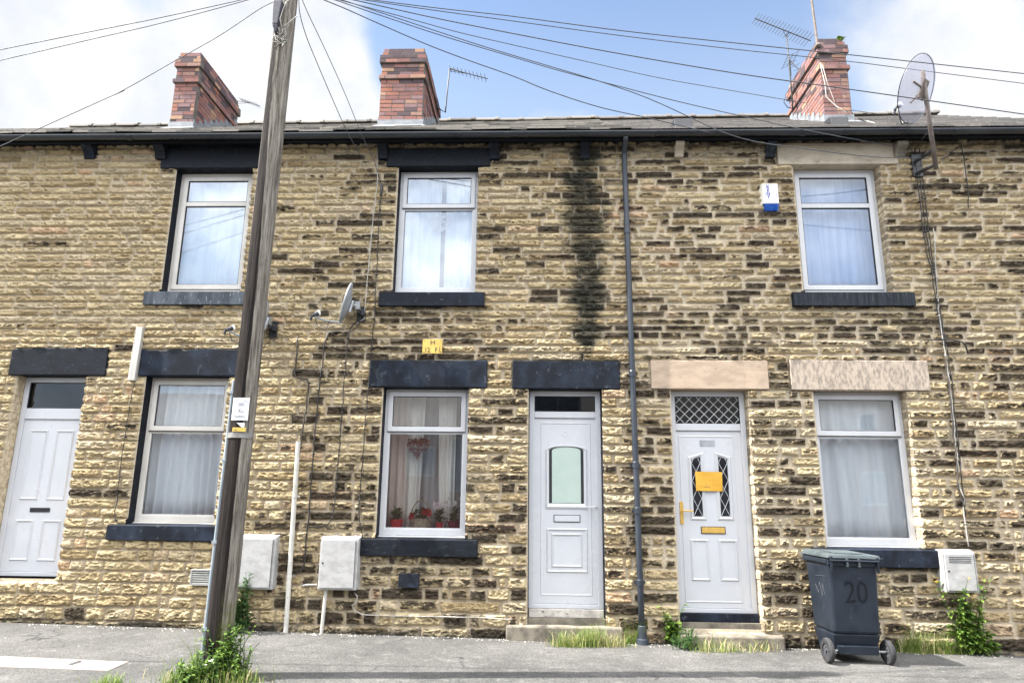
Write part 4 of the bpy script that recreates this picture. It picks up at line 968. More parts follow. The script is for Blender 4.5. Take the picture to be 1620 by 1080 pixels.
for a_, b_ in ((.02,.02),(.98,.02),(.02,.98),(.98,.98)): s.lathe([(0,0),(.006,0),(.006,.002)], (r[0]+.012+(r[1]-r[0]-.024)*a_, -.087, r[2]+.012+(r[3]-r[2]-.024)*b_), (0,-1,0), 8)
obj('lettering', s, M['ink'], t)
# alarm box
r = rectpx(1207,1231.5,290.5,330,-.08); x0, x1, z0, z1 = r; zq = z0+(z1-z0)*.20
t = thing('alarm_box', 'white burglar alarm box with blue base beside the upper right window', 'alarm box', ((x0+x1)/2, -.04, z0))
s = MB(); s.hexa([(x0+.004,-.085,zq),(x1,-.085,zq),(x1,0,zq),(x0-.022,0,zq),(x0,-.085,z1),(x1,-.085,z1),(x1,0,z1),(x0-.026,0,z1)]); obj('cover', s, M['alarm_white'], t, bevel=.006)
s = MB(); s.hexa([(x0+.03,-.06,z0-.02),(x1-.012,-.06,z0-.02),(x1-.012,0,z0-.02),(x0+.02,0,z0-.02),(x0+.004,-.087,zq-.001),(x1,-.087,zq-.001),(x1,0,zq-.001),(x0-.022,0,zq-.001)]); obj('lens', s, M['alarm_blue'], t, bevel=.006)
s = MB(); pw = x1-x0; s.frame(x0+.028, x1-.022, zq+.012, z1-.012, .0035, -.0866, -.0852)
for i, ch in enumerate('KENT'): q = text_mb(ch, x0+.066, -.0866, z1-.048-i*.046, .054, sx=1.15, bold=.03); s.add(q.v, q.f)
obj('lettering', s, M['ink_blue'], t)
s = MB()
for i, ch in enumerate('ALARMS'): q = text_mb(ch, x1-.055, -.0866, z1-.045-i*.034, .036); s.add(q.v, q.f)
for i in range(3): s.box(x0+.055, x1-.035, -.0862, -.0853, zq+.024+i*.012, zq+.027+i*.012)
obj('faded_lettering', s, M['ink_faint'], t)
# yellow paper on the door
r = rectpx(1100.6,1142.8,745.5,776,DY-.03); s = MB(); n = 8
vs = [(r[0]+(r[1]-r[0])*i/n, DY-.026-.006*math.sin(i/n*5+j), r[2]+(r[3]-r[2])*j/4-.004*i/n) for j in range(5) for i in range(n+1)]
s.add(vs, [(j*(n+1)+i, j*(n+1)+i+1, (j+1)*(n+1)+i+1, (j+1)*(n+1)+i) for j in range(4) for i in range(n)])
t = tag(obj('paper_notice', s, M['paper'], solid=.0012), 'orange-yellow sheet of paper taped over the narrow door panes', 'notice')
s = MB(); xw, zw = r[1]-r[0], r[3]-r[2]
for u, v, w in ((.4,.4,.02),(.38,.33,.03),(.14,.26,.05),(.17,.24,.02),(.42,.36,.01),(.3,.2,.22)): s.box(r[0]+u*xw, r[0]+(u+w)*xw, DY-.0345, DY-.0335, r[2]+v*zw, r[2]+v*zw+.004)
obj('pen_marks', s, M['rust'], t)
# downpipe
pts = [(988,222),(990,300),(993.5,420),(998,560),(1003,690),(1008,800),(1013,905),(1017,1000)]
W3 = [P(x, y, -.075) for x, y in pts]; lx = np.polyfit([w.z for w in W3], [w.x for w in W3], 1)
dpx = lambda z: lx[0]*z+lx[1]
t = thing('downpipe', 'slate grey plastic rainwater pipe between the two white front doors', 'downpipe', (dpx(0), -.075, gz(dpx(0))))
s = MB(); s.tube([(dpx(z), -.075, z) for z in np.linspace(.06, 5.72, 12)]+[(dpx(5.78),-.10,5.78),(dpx(5.86),-.22,5.85),(dpx(5.9),-.262,5.89)], .034, 14); obj('pipe', s, M['downpipe'], t, smooth=True)
for y in (366, 591, 735, 807, 921):
    z = Zz(1000, y, -.075); x = dpx(z); s = MB(); s.lathe([(.034,-.035),(.041,-.033),(.041,.03),(.039,.034),(.034,.036)], (x,-.075,z), n=16)
    if y > 600: s.box(x-.058, x+.058, -.05, -.004, z-.014, z+.014)
    obj('collar', s, M['downpipe'], t)
z0_ = gz(dpx(0)); s = MB(); s.lathe([(.034,.19),(.045,.18),(.05,.06),(.066,.05),(.072,.0),(.07,-.05)], (dpx(.05),-.078,z0_), n=16); obj('shoe', s, M['downpipe'], t)
# satellite dishes
def frame_from(n_):
    n_ = Vector(n_).normalized(); u = n_.cross(Vector((0,0,1))).normalized(); return n_, u, u.cross(n_)
def dish(label, c, nrm, dw, dh, depth, mat, lnb, wallpt, mats, group=None, rim=None):
    c = Vector(c); n_, u, w = frame_from(nrm); t = thing('satellite_dish', label, 'satellite dish', wallpt, group)
    s = MB(); nr, na = 7, 36; vs = []
    for side in (0, 1):
        for i in range(nr+1):
            r = i/nr
            for k in range(na):
                th = 2*math.pi*k/na; vs.append(c + u*(dw/2*r*math.cos(th)) + w*(dh/2*r*math.sin(th)) + n_*(depth*(r*r-1) - side*.005 - (.012 if side and r == 1 else 0)))
    fs = []; o = (nr+1)*na
    for i in range(nr):
        for k in range(na):
            q = (i*na+k, i*na+(k+1)%na, (i+1)*na+(k+1)%na, (i+1)*na+k); fs += [q, tuple(o+j for j in q[::-1])]
    for k in range(na): q = nr*na+k; q2 = nr*na+(k+1)%na; fs.append((q, q2, o+q2, o+q))
    s.add(vs, fs); d = obj('reflector', s, mat, t, smooth=True)
    if rim:
        s = MB(); s.tube([c+u*(dw/2*math.cos(a))+w*(dh/2*math.sin(a)) for a in [2*math.pi*k/40 for k in range(41)]], rim, 6, cap=False); obj('rim', s, M['black_plastic'], t, smooth=True)
    lnb = Vector(lnb); foot = c - w*(dh/2*.98)
    s = MB(); s.tube([foot-n_*.03, foot+n_*.02-w*.01, foot.lerp(lnb,.55)-w*.035, lnb-w*.03], .012, 8); obj('arm', s, mats[0], t)
    ax = (c-lnb).normalized(); s = MB(); s.lathe([(0,-.06),(.02,-.06),(.022,.0),(.030,.012),(.030,.05),(.0,.055)], lnb, ax, 12); s.tube([lnb-ax*.05, lnb-ax*.05-w*.055], .016, 8); l = obj('receiver', s, mats[1], t, smooth=False)
    s = MB(); s.lathe([(0,.056),(.031,.052),(.031,.03)], lnb, ax, 12); obj('feed_cap', s, M['sign_white'], l)
    return t, c, n_, u, w
def wall_dish(label, px, py, lpx, lpy, mpx, mpy, dw):
    c = P(px, py, -.24); m = P(mpx, mpy, -.03); l = P(lpx, lpy, -.50)
    t, c, n_, u, w = dish(label, c, (-.93,-.20,.22), dw*.92, dw, .055, M['dish'], l, (m.x,-.03,m.z), (M['dish'], M['black_plastic']), 'small satellite dishes on brackets')
    s = MB(); b = c-n_*.075
    s.box(m.x-.05, m.x+.05, -.05, -.012, m.z-.10, m.z+.10); s.tube([(m.x,-.05,m.z),(m.x-.01,-.14,m.z-.01),(m.x-.02,-.15,m.z+.14)], .018, 10)
    s.tube([(m.x+.03,-.05,m.z-.0),(m.x+.03,-.11,m.z)], .035, 10)
    obj('wall_bracket', s, M['black_plastic'], t, bevel=.004)
    s = MB(); s.tube([b+w*.05, b-w*.10], .024, 8); s.tube([b, (m.x-.02,-.15,m.z+.06)], .02, 8); s.box(m.x-.05, m.x+.012, -.185, -.118, m.z+.02, m.z+.12); obj('clamp', s, M['steel'], t, bevel=.003)
    s = MB(); s.tube([l-Vector((0,0,.05)), l+Vector((.02,.05,-.13)), l+Vector((.10,.1,-.17)), l.lerp(c-w*dw*.5,.6)-Vector((0,0,.01))], .005, 6); s.tube([(m.x,-.1,m.z-.05),(m.x-.01,-.08,m.z-.16),(m.x-.10,-.05,m.z-.22),(m.x-.2,-.05,m.z-.23)], .005, 6); obj('lead', s, M['cable'], t)
wall_dish('small grey satellite dish seen edge-on left of the middle upper window', 546.5, 479, 499, 497, 572, 497, .50)
wall_dish('small satellite dish almost hidden behind the wooden pole', 412, 506, 363.5, 520, 433, 521, .48)
# big clear dish on a leaning mast
mt, mb_ = P(1459,112,-.74), P(1481,268,-.34); mp = lambda q: mt.lerp(mb_, q)
c = P(1449.5,141,-.60); l = P(1421,169,-.34)
t, c, n_, u, w = dish('large see-through satellite dish on a leaning mast at the eaves', c, (-.52,.74,.43), .66, .80, .07, M['clear_dish'], l, (mb_.x, -.05, mb_.z), (M['black_plastic'], M['aerial']), None, .006)
s = MB(); s.tube([mt, mp(.5), mb_], .026, 10); ma = obj('mast', s, M['rust'], t, smooth=True)
s = MB(); b = c-n_*.085
for q in ((-.20,.02),(.17,-.06),(-.12,-.20)): s.tube([b+w*.0, b+u*q[0]+w*q[1]+n_*.02], .013, 6)
s.hexa([b-u*.07-w*.13-n_*.02, b+u*.05-w*.13-n_*.02, b+u*.05-w*.13, b-u*.07-w*.13, b-u*.07+w*.10-n_*.02, b+u*.05+w*.10-n_*.02, b+u*.05+w*.10, b-u*.07+w*.10])
s.tube([b-w*.0, mp(.28)], .02, 8); obj('bracket', s, M['rust'], t, bevel=.004)
s = MB(); cx_ = mp(.86); s.box(cx_.x-.07, cx_.x+.05, -.06, -.0, cx_.z-.10, cx_.z+.2); s.tube([(cx_.x-.03,-.05,cx_.z+.1), mp(.80)], .022, 8); s.tube([(cx_.x-.03,-.05,cx_.z-.06), mp(.95)], .022, 8); obj('wall_bracket', s, M['black_plastic'], t, bevel=.004)
s = MB(); e_ = mp(.6); s.tube([l-w*.04, l+Vector((.08,.1,-.22)), l+Vector((.28,.3,-.46)), e_+Vector((-.06,0,-.05)), mp(.62), mp(.7)+Vector((.0,-.04,0))], .0055, 6); obj('lead', s, M['cable'], t)
# aerials
def yagi(label, a, b, mast, n, el, eld, r=.006, refl=False, group='television aerials on the chimneys', mm='aerial', cross=None):
    a, b = Vector(a), Vector(b); t = thing('television_aerial', label, 'aerial', mast[-1], group)
    s = MB(); s.tube([Vector(p) for p in mast], r*2.2, 8); obj('mast', s, M[mm], t, smooth=True)
    s = MB(); s.tube([a, b], r*1.5, 6); bo = obj('boom', s, M['aerial'], t); e = Vector(eld).normalized(); s = MB()
    for i in range(n):
        p = a.lerp(b, (i+.3)/n); k = el*(.85+.3*i/n); s.tube([p-e*k/2, p+e*k/2], r*.75, 5)
    obj('elements', s, M['aerial'], bo)
    if refl:
        s = MB(); d = (b-a).normalized(); up = d.cross(e).normalized()
        for i in range(-2, 3): s.tube([b+up*i*.06-e*el*.7, b+up*i*.06+e*el*.7], r*.7, 5)
        for j in (-.6, 0, .6): s.tube([b-up*.14+e*el*j, b+up*.14+e*el*j], r*.7, 5)
        obj('reflector_grid', s, M['aerial'], bo)
    s = MB(); mt_ = Vector(mast[0]); q = a.lerp(b, .62); s.tube([mt_, q], r*1.2, 6); s.tube([mt_-Vector((0,0,.06)), a.lerp(b,.5)], r*.8, 5); obj('cradle', s, M['aerial'], bo); return t
yagi('small aerial on a thin mast beside the middle chimney', P(711,109,2.6), P(772,125,2.6), (P(711.5,108,2.62), P(707,150,2.62), P(704.5,178,2.62), (P(699,172,2.62).x-.05, 2.62, P(699,172,2.62).z)), 10, .22, (.05,1,.02), .006)
yagi('tiny distant aerial poking out beside the left chimney', P(380,157,3.4), P(411,168,3.4), (P(376,160,3.4), P(372,166,3.4)), 7, .20, (.05,1,.1), .005)
yagi('long many-toothed aerial on a mast left of the right chimney', P(1194,29.5,2.2), P(1283,65,2.2), (P(1244.5,56,2.22), P(1248,96,2.22), P(1253.5,160,2.22), P(1254,176,2.3)), 19, .33, (-.12,1,.05), .006)
yagi('small square grid aerial on the same mast, below the long aerial', P(1274,122,2.1), P(1250,95,2.2), (P(1249.5,96,2.22), P(1251,120,2.22)), 5, .20, (.8,.2,.5), .005, True)
s = MB(); s.tube([P(1280,-40,1.35), P(1284,0,1.35), P(1292.5,66,1.35), P(1294.5,92,1.30)], .02, 8); s.box(P(1293,75,1.3).x-.04, P(1293,75,1.3).x+.03, 1.22, 1.34, P(1293,75,1.3).z-.02, P(1293,75,1.3).z+.02)
tag(obj('aerial_mast', s, M['rust'], smooth=True), 'tall thin rusty mast strapped to the right chimney corner', 'mast')
def on_roof(px, py):
    v = ray(px, py); best = min((abs((CAM+v*k).z-roofz((CAM+v*k).x,(CAM+v*k).y)-.04), k) for k in [7.76+i*.01 for i in range(400)]); return CAM+v*best[1]
s = MB(); s.tube([P(1298,100,1.25), P(1300,112,1.24), P(1305,132,1.24), P(1307,153,1.24), P(1317,163,1.22), P(1324,169,1.2), P(1340,177,1.1), on_roof(1352,186), on_roof(1369,191), on_roof(1384,195)], .0075, 6); tag(obj('cable', s, M['white_cable'], smooth=True), 'white cable hanging from the right chimney onto the roof', 'cable')
s = MB(); s.tube([P(1301,103,1.24), P(1309,132,1.23), P(1318,155,1.23), P(1325,178,1.23)], .005, 6); tag(obj('cable', s, M['white_cable'], smooth=True), 'thin straight white cable down the front of the right chimney', 'cable')
s = MB(); s.tube([P(1251,138,2.2), P(1243,150,2.2), P(1240,162,2.2), P(1246,170,2.2), P(1254,172,2.2)], .007, 6); tag(obj('cable', s, M['cable'], smooth=True), 'dark slack cable looping left of the right chimney', 'cable')

# ------------------------------------------------------------------ wooden pole
pb = G(341, 1068); PY = pb.y; pb.z = gz(pb.x); ptop = P(458.5, -38, PY)
t = thing('telegraph_pole', 'weathered wooden telegraph pole standing on the pavement with small notices', 'pole', pb)
s = MB(); n = 40; m = 90; vs = []; tn = []
pr = random.Random(3); wob = [pr.uniform(-1,1) for _ in range(400)]
def lerpw(x): i = int(x) % 399; return wob[i]+(wob[i+1]-wob[i])*(x-int(x))
for i in range(m+1):
    f = i/m; z = pb.z-.05+(ptop.z-pb.z+.05)*f; c = pb.lerp(ptop, f); rad = .108-.006*f
    for k in range(n):
        th = 2*math.pi*k/n; rr_ = rad*(1+.012*lerpw(th*7+40)+.010*lerpw(th*13+f*9+90)); vs.append((c.x+rr_*math.cos(th), c.y+rr_*math.sin(th), z))
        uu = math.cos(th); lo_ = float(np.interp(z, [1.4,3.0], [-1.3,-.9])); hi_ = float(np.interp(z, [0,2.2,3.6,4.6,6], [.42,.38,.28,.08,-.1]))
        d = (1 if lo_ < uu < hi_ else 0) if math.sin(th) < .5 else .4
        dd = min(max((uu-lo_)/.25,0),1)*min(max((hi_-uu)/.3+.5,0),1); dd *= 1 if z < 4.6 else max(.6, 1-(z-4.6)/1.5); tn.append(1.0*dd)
s.v = vs; s.t = tn; s.f = [(i*n+k, i*n+(k+1)%n, (i+1)*n+(k+1)%n, (i+1)*n+k) for i in range(m) for k in range(n)]+[tuple(m*n+k for k in range(n))]
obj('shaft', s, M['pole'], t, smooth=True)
def on_pole(z): return pb.lerp(ptop, (z-pb.z)/(ptop.z-pb.z))
# cable guard strip down its left side
g0 = P(371.5,602,PY-.02); s = MB(); zt = g0.z
pts = []
def gpt(z): c = on_pole(z); return Vector((c.x-.122+.014*(z/zt), PY-.02, z))
s.tube([gpt(gz(-3)-.04), gpt(.9), gpt(1.8), gpt(zt)], .018, 8)
for z in (.4, 1.1, 1.8, 2.4): q = gpt(z); s.box(q.x-.025, q.x+.03, PY-.042, PY, z-.012, z+.012)
obj('cable_guard', s, simple('blue_grey_guard',(.24,.28,.31),(.33,.37,.39),.5,.3,scale=6,stretch=(1,1,.3)), t)
def step_iron(px, py):
    c = P(px, py, PY-.02); s = MB(); e = on_pole(c.z-.05); s.tube([(c.x,c.y,c.z),(e.x-.09,c.y,c.z-.075)], .013, 8); s.tube([(c.x+.012,c.y,c.z-.015),(c.x+.035,c.y,c.z-.10),(e.x-.09,c.y,c.z-.22)], .011, 8); s.lathe([(0,-.012),(.02,-.01),(.02,.01),(0,.012)], c, (0,0,1), 10)
    obj('step_iron', s, M['black_plastic'], t)
for q in ((434.5,61),(422.5,170),(409.5,283)): step_iron(*q)
c = P(441,22,PY-.10); s = MB(); s.hexa([(c.x-.035,PY-.16,c.z-.16),(c.x+.02,PY-.16,c.z-.16),(c.x+.02,PY-.06,c.z-.16),(c.x-.03,PY-.06,c.z-.16),(c.x-.045,PY-.17,c.z+.11),(c.x+.05,PY-.17,c.z+.11),(c.x+.05,PY-.05,c.z+.11),(c.x-.045,PY-.05,c.z+.11)]); s.hexa([(c.x-.01,PY-.14,c.z-.24),(c.x+.012,PY-.14,c.z-.24),(c.x+.012,PY-.08,c.z-.24),(c.x-.01,PY-.08,c.z-.24),(c.x-.035,PY-.16,c.z-.1605),(c.x+.02,PY-.16,c.z-.1605),(c.x+.02,PY-.06,c.z-.1605),(c.x-.03,PY-.06,c.z-.1605)])
tag(obj('junction_box', s, simple('dark_violet_grey_box',(.035,.033,.045),(.06,.057,.07),.45,scale=8), bevel=.008), 'dark slim junction box strapped near the top of the wooden pole', 'junction box')
s = MB()
for i in range(9):
    a0 = P(440+pr.uniform(-3,8), 44+pr.uniform(-2,4), PY-.13); pts = [a0]
    for j in range(5): pts.append(a0+Vector((pr.uniform(-.07,.07), pr.uniform(-.02,.05), -.04*j+pr.uniform(-.05,.04))))
    pts.append(P(448, 60+pr.uniform(-6,8), PY-.11)); s.tube(pts, .0035, 5)
s.tube([P(446,46,PY-.14), P(443,30,PY-.15), P(448,14,PY-.14), P(453,3,PY-.14), P(457,1,PY-.13)], .005, 6); s.tube([P(446,44,PY-.13), P(455,38,PY-.13), P(463,31,PY-.13), P(471,25,PY-.09)], .006, 6)
tag(obj('cable_tangle', s, M['grey_cable'], smooth=True), 'tangle of thin grey cables under the junction box on the pole', 'cables')
def bent_plate(r, y, th, rot=0):
    s = MB(); s.box(r[0], r[1], y, y+th, r[2], r[3]); return s
yp = PY-.116; r = rectpx(367.5,393.5,629,664.5,yp); xc_, zc_ = (r[0]+r[1])/2, (r[2]+r[3])/2
tn_ = thing('pole_notice', 'white paper-sized notice with small black symbol on the wooden pole', 'notice', (xc_, yp, zc_))
obj('plate', bent_plate(r, yp, .003), M['sign_white'], tn_, bevel=.001)
s = MB(); wd, ht = r[1]-r[0], r[3]-r[2]; yy0, yy1 = yp-.0016, yp-.0004
s.frame(r[0]+.09*wd, r[1]-.06*wd, r[2]+.08*ht, r[3]-.08*ht, .0012, yy0, yy1)
for u, v, w in ((.16,.86,.1),(.62,.86,.24),(.3,.73,.4),(.38,.69,.3),(.2,.645,.66),(.12,.785,.8),(.14,.17,.74),(.2,.15,.6)): s.box(r[0]+u*wd, r[0]+(u+w)*wd, yy0, yy1, r[2]+v*ht, r[2]+v*ht+.0032)
cx_, cz_ = r[0]+.5*wd, r[2]+.41*ht
for k in range(24):
    if k % 2: 
        a1, a2 = 2*math.pi*k/24, 2*math.pi*(k+1)/24; s.add([(cx_+.042*math.cos(a1),yy1,cz_+.042*math.sin(a1)),(cx_+.042*math.cos(a2),yy1,cz_+.042*math.sin(a2)),(cx_+.0435*math.cos(a2),yy1,cz_+.0435*math.sin(a2)),(cx_+.0435*math.cos(a1),yy1,cz_+.0435*math.sin(a1))], [(0,1,2,3)])
for a, b, c_, d in ((-.02,-.012,-.008,.018),(-.008,.018,.008,.012),(-.002,-.014,-.008,.01),(.004,-.012,.012,.008),(-.02,.012,-.004,.016),(.014,-.01,.03,.0),(.018,-.014,.028,.004),(.024,.004,.034,-.006)):
    s.tube([(cx_+a,yy1,cz_+b),(cx_+c_,yy1,cz_+d)], .0022, 4)
obj('print', s, M['ink'], tn_)
r = rectpx(367.5,388.5,676,682.5,yp); s = MB(); s.box(r[0], r[1], yp, yp+.004, r[2], r[3]); y1 = tag(obj('pole_label', s, M['yellow'], bevel=.001), 'thin yellow label strip under the white notice on the pole', 'label')
s = MB(); 
for u, w in ((.16,.06),(.25,.05),(.33,.04)): s.box(r[0]+(r[1]-r[0])*u, r[0]+(r[1]-r[0])*(u+w), yp-.0012, yp-.0003, r[2]+.008, r[2]+.020)
obj('print', s, M['rust'], y1)
r = rectpx(374,386.5,668.5,675.5,yp); s = MB(); s.prism([(r[0],r[3]),(r[0]+.03,r[2]+.015),(r[0]+.05,r[2]),(r[1],r[2]),(r[1],r[3])], yp, yp+.004); tag(obj('torn_label', s, M['sign_white']), 'torn scrap of white label above the yellow strip on the pole', 'label')
r = rectpx(365,390,683.5,692,yp+.006); s = MB(); n_ = 10; c_ = on_pole((r[2]+r[3])/2)
q = [(c_.x+.112*math.cos(a), c_.y+.112*math.sin(a)) for a in [math.pi+math.pi*i/14 for i in range(15)]]
s.add([(x,y,r[2]) for x,y in q]+[(x,y,r[3]) for x,y in q], [(i,i+1,i+16,i+15) for i in range(14)]); obj('band', s, simple('grey_band',(.20,.19,.18),(.28,.27,.25),.6,.3,scale=14), t, solid=.003)

# ------------------------------------------------------------------ overhead wires
WT = P(458,-17,PY); GW = 'overhead telephone wires'
def wire(label, pts, y1, r=.0045, start=None, yfun=None, extend=None):
    pts = list(pts)
    if extend:
        (xa, ya), (xb, yb) = pts[-2], pts[-1]; k = (extend-xb)/(xb-xa); pts.append((extend, yb+(yb-ya)*k))
    x0 = 474.0; xe = pts[-1][0]; n = []
    for p in pts:
        f = (p[0]-x0)/(xe-x0); f = max(0, min(1, f)); n.append(P(p[0], p[1], PY+(y1-PY)*f))
    n = [WT+Vector((.1 if xe > x0 else -.1, 0, 0))] + n
    # smooth curve through the points
    out = []
    for i in range(len(n)-1):
        p0, p1, p2, p3 = n[max(i-1,0)], n[i], n[i+1], n[min(i+2,len(n)-1)]
        for k in range(8):
            q = k/8; out.append(.5*((2*p1)+(p2-p0)*q+(2*p0-5*p1+4*p2-p3)*q*q+(3*p1-p0-3*p2+p3)*q**3))
    out.append(n[-1]); s = MB(); s.tube(out, r, 6); return tag(obj('overhead_wire', s, M['wire'], smooth=True), label, 'overhead wire', GW)
wire('upper of the paired wires leaving the pole top to the left', [(395,-3),(250,29),(90,61)], -2.3, extend=-900)
wire('lower of the paired wires leaving the pole top to the left', [(393,0),(250,38),(90,75)], -2.3, extend=-900)
wire('single wire dropping left across the left chimney', [(437,0),(410,15),(345,58),(274,98),(185,148),(90,191)], -.9, extend=-900)
wire('wire dropping steeply from pole top to the eaves, nearer the pole', [(474,19),(484,56),(500,96),(529,164),(551,212),(575,253)], -.16)
wire('wire dropping steeply from pole top to the black cable joint', [(483,12),(515,80),(543,142),(572,212),(592,255),(603,292)], -.10)
wire('lowest wire fanning right, ending at the gutter by the downpipe', [(512,0),(546,14),(600,38),(674,70),(742,96),(810,120),(872,145),(950,170),(1031,188),(1127,211)], -.30, .0055)
wire('second lowest wire fanning right, ending beside the alarm box lintel', [(529,0),(600,24),(700,57),(800,87),(885,112),(969,134),(1070,160),(1170,183),(1280,207),(1410,231)], -.16, .005)
wire('wire fanning right behind the right chimney', [(536,0),(630,25),(724,51),(810,71),(925,97),(1041,123),(1160,144),(1304,168),(1386,180)], 2.4, .005)
wire('wire fanning right and passing in front of the right chimney', [(558,0),(680,27),(810,53),(985,86),(1170,117),(1348,142),(1530,168)], -1.1, .0055, extend=2500)
wire('topmost dark wire fanning right across the sky', [(589,0),(700,14),(810,26),(985,49),(1170,69),(1345,87),(1530,107)], -1.3, .005, extend=2500)
wire('faint wire just below the topmost one', [(575,0),(690,17),(800,32),(985,57),(1170,79),(1340,97),(1530,121)], 1.8, .005, extend=2500)
wire('thin wire sagging past the pale upper lintel to the mast', [(540,0),(760,72),(1000,146),(1160,215),(1280,236),(1380,248),(1470,251)], -.22, .005)

# ------------------------------------------------------------------ wheelie bin
bx0, by0 = 3.165, -.70; bzg = gz(bx0)
tb = thing('wheelie_bin', 'charcoal two-wheeled bin with closed lid in front of the sooty wall', 'wheelie bin', (bx0, by0, bzg))
Mb = Matrix.Translation((bx0, by0, bzg)) @ Matrix.Rotation(R(3.5), 4, 'Z') @ Matrix.Rotation(R(1.3), 4, 'Y')
def bobj(name, s, mat, parent, **k):
    s.v = [tuple(Mb @ Vector(v)) for v in s.v]; return obj(name, s, mat, parent, **k)
s = MB(); HB = .985
s.hexa([(-.205,.05,.10),(.205,.05,.10),(.19,.40,.04),(-.19,.40,.04),(-.235,.0,.27),(.235,.0,.27),(.225,.46,.27),(-.225,.46,.27)])
lower = s
up_ = MB(); up_.hexa([(-.235,.0,.271),(.235,.0,.271),(.225,.46,.271),(-.225,.46,.271),(-.248,-.012,HB),(.248,-.012,HB),(.248,.52,HB),(-.248,.52,HB)])
b1 = bobj('body', up_, M['bin'], tb, bevel=.028); bobj('lower_body', lower, M['bin'], tb, bevel=.012)
s = MB(); s.frame(-.268,.268,.0,.0,.0,0,0); s = MB()
s.box(-.262,.262,-.03,.0,HB-.075,HB-.012); s.box(-.266,-.244,.0,.54,HB-.06,HB-.012); s.box(.244,.266,.0,.54,HB-.06,HB-.012); s.box(-.266,.266,.515,.545,HB-.06,HB-.012); bobj('rim', s, M['bin'], tb, bevel=.008)
s = MB(); s.hexa([(-.272,-.045,HB),(.272,-.045,HB),(.272,.575,HB),(-.272,.575,HB),(-.262,-.035,HB+.035),(.262,-.035,HB+.035),(.235,.555,HB+.05),(-.235,.555,HB+.05)])
s.hexa([(-.15,.06,HB+.0405),(.15,.06,HB+.0405),(.14,.42,HB+.0465),(-.14,.42,HB+.0465),(-.145,.07,HB+.052),(.145,.07,HB+.052),(.135,.41,HB+.057),(-.135,.41,HB+.057)])
lid = bobj('lid', s, M['bin_lid'], tb, bevel=.014)
s = MB(); s.box(-.20,.20,.575,.66,HB-.008,HB+.018); s.box(-.24,-.18,.55,.63,HB-.03,HB+.01); s.box(.18,.24,.55,.63,HB-.03,HB+.01); bobj('lid_lip', s, M['bin_lid'], lid, bevel=.01)
for x in (-.235, -.075, .045, .235):
    s = MB(); s.box(x-.011, x+.011, -.056, -.0305, HB-.06, HB+.018); s.box(x-.011, x+.011, -.056, -.038, HB-.08 if abs(x) < .2 else HB-.13, HB-.0605); bobj('hinge_lug', s, M['bin_lid'] if abs(x) < .2 else M['bin'], tb, bevel=.004)
s = MB(); s.tube([(-.25,-.05,HB-.02),(.25,-.05,HB-.02)], .012, 8); bobj('hinge_bar', s, M['bin'], tb)
s = MB(); s.tube([(-.315,.015,.115),(.315,.015,.115)], .011, 10); bobj('axle', s, M['steel'], tb)
for sg in (-1, 1):
    s = MB(); prof = [(.066,-.024),(.105,-.024),(.115,-.012),(.115,.012),(.105,.024),(.066,.024),(.066,-.024)]; s.lathe(prof, (sg*.298,.015,.115), (1,0,0), 28); wh = bobj('wheel', s, M['rubber'], tb, smooth=False)
    s = MB(); s.lathe([(.0,-.012),(.066,-.014),(.066,.014),(.0,.012)], (sg*.298,.015,.115), (1,0,0), 16)
    for k in range(6): th = k*1.047; s.box(sg*.298-.019, sg*.298+.019, .015+.035*math.cos(th)-.008, .015+.035*math.cos(th)+.008, .115+.04*math.sin(th)-.008, .115+.04*math.sin(th)+.008)
    s.lathe([(.0,-.028),(.016,-.028),(.016,.028),(.0,.028)], (sg*.298,.015,.115), (1,0,0), 12); bobj('hub', s, M['aerial'], wh)
s = MB(); s.box(-.20,.20,-.008,.05,.085,.165); bobj('axle_housing', s, M['bin'], tb, bevel=.006)
q = text_mb('20', .015, 0, .655, .30, sx=.82); q.v = [(x, y-.0165+.024*(.9-z)*.0, z) for x, y, z in q.v]
# lay the number on the leaning face
q.v = [(x, -.0015-.012*(z-.271)/(HB-.271)-.0008+(.0004 if y > 0 else 0), z) for x, y, z in q.v]; bobj('number', q, M['bin_num'], b1)
s = MB()
for a, b in (((.12,.62),(.16,.72)),((.16,.72),(.17,.60)),((.17,.60),(.22,.73)),((.25,.62),(.31,.70)),((.25,.70),(.30,.61)),((.08,.80),(.3,.79)),((.22,.73),(.25,.62)),((.17,.60),(.08,.80))):
    s.tube([(-.2362-.0125*(a[1]-.271)/(HB-.271), a[0], a[1]),(-.2362-.0125*(b[1]-.271)/(HB-.271), b[0], b[1])], .0022, 4)
bobj('chalk_marks', s, simple('faint_chalk',(.075,.082,.092),None,.8), b1)

# ------------------------------------------------------------------ weeds and grass
def blades(s, cx, cy, n, h, sp, lean=.5, w=.006):
    for i in range(n):
        x, y = cx+rr.gauss(0,sp*1.25), cy+rr.gauss(0,sp*.8)
        if y > -.05: y = -.05-rr.random()*.04
        z = gz(x)-.003; th = rr.uniform(0,6.28); l = h*(rr.random()**1.8*1.5+.12); k = rr.uniform(.15,lean)*l; ww = w*rr.uniform(.6,1.3); s.tone = rr.random()
        dxx, dyy = math.cos(th), math.sin(th); px, py = -dyy*ww/2, dxx*ww/2; vs = []
        for j in range(4):
            f = j/4; o = k*f*f; q = 1-.75*f; vs += [(x+dxx*o-px*q, y+dyy*o-py*q, z+l*(f-.12*f*f)), (x+dxx*o+px*q, y+dyy*o+py*q, z+l*(f-.12*f*f))]
        vs.append((x+dxx*k, y+dyy*k, z+l*.86))
        s.add(vs, [(0,1,3,2),(2,3,5,4),(4,5,7,6),(6,7,8)])
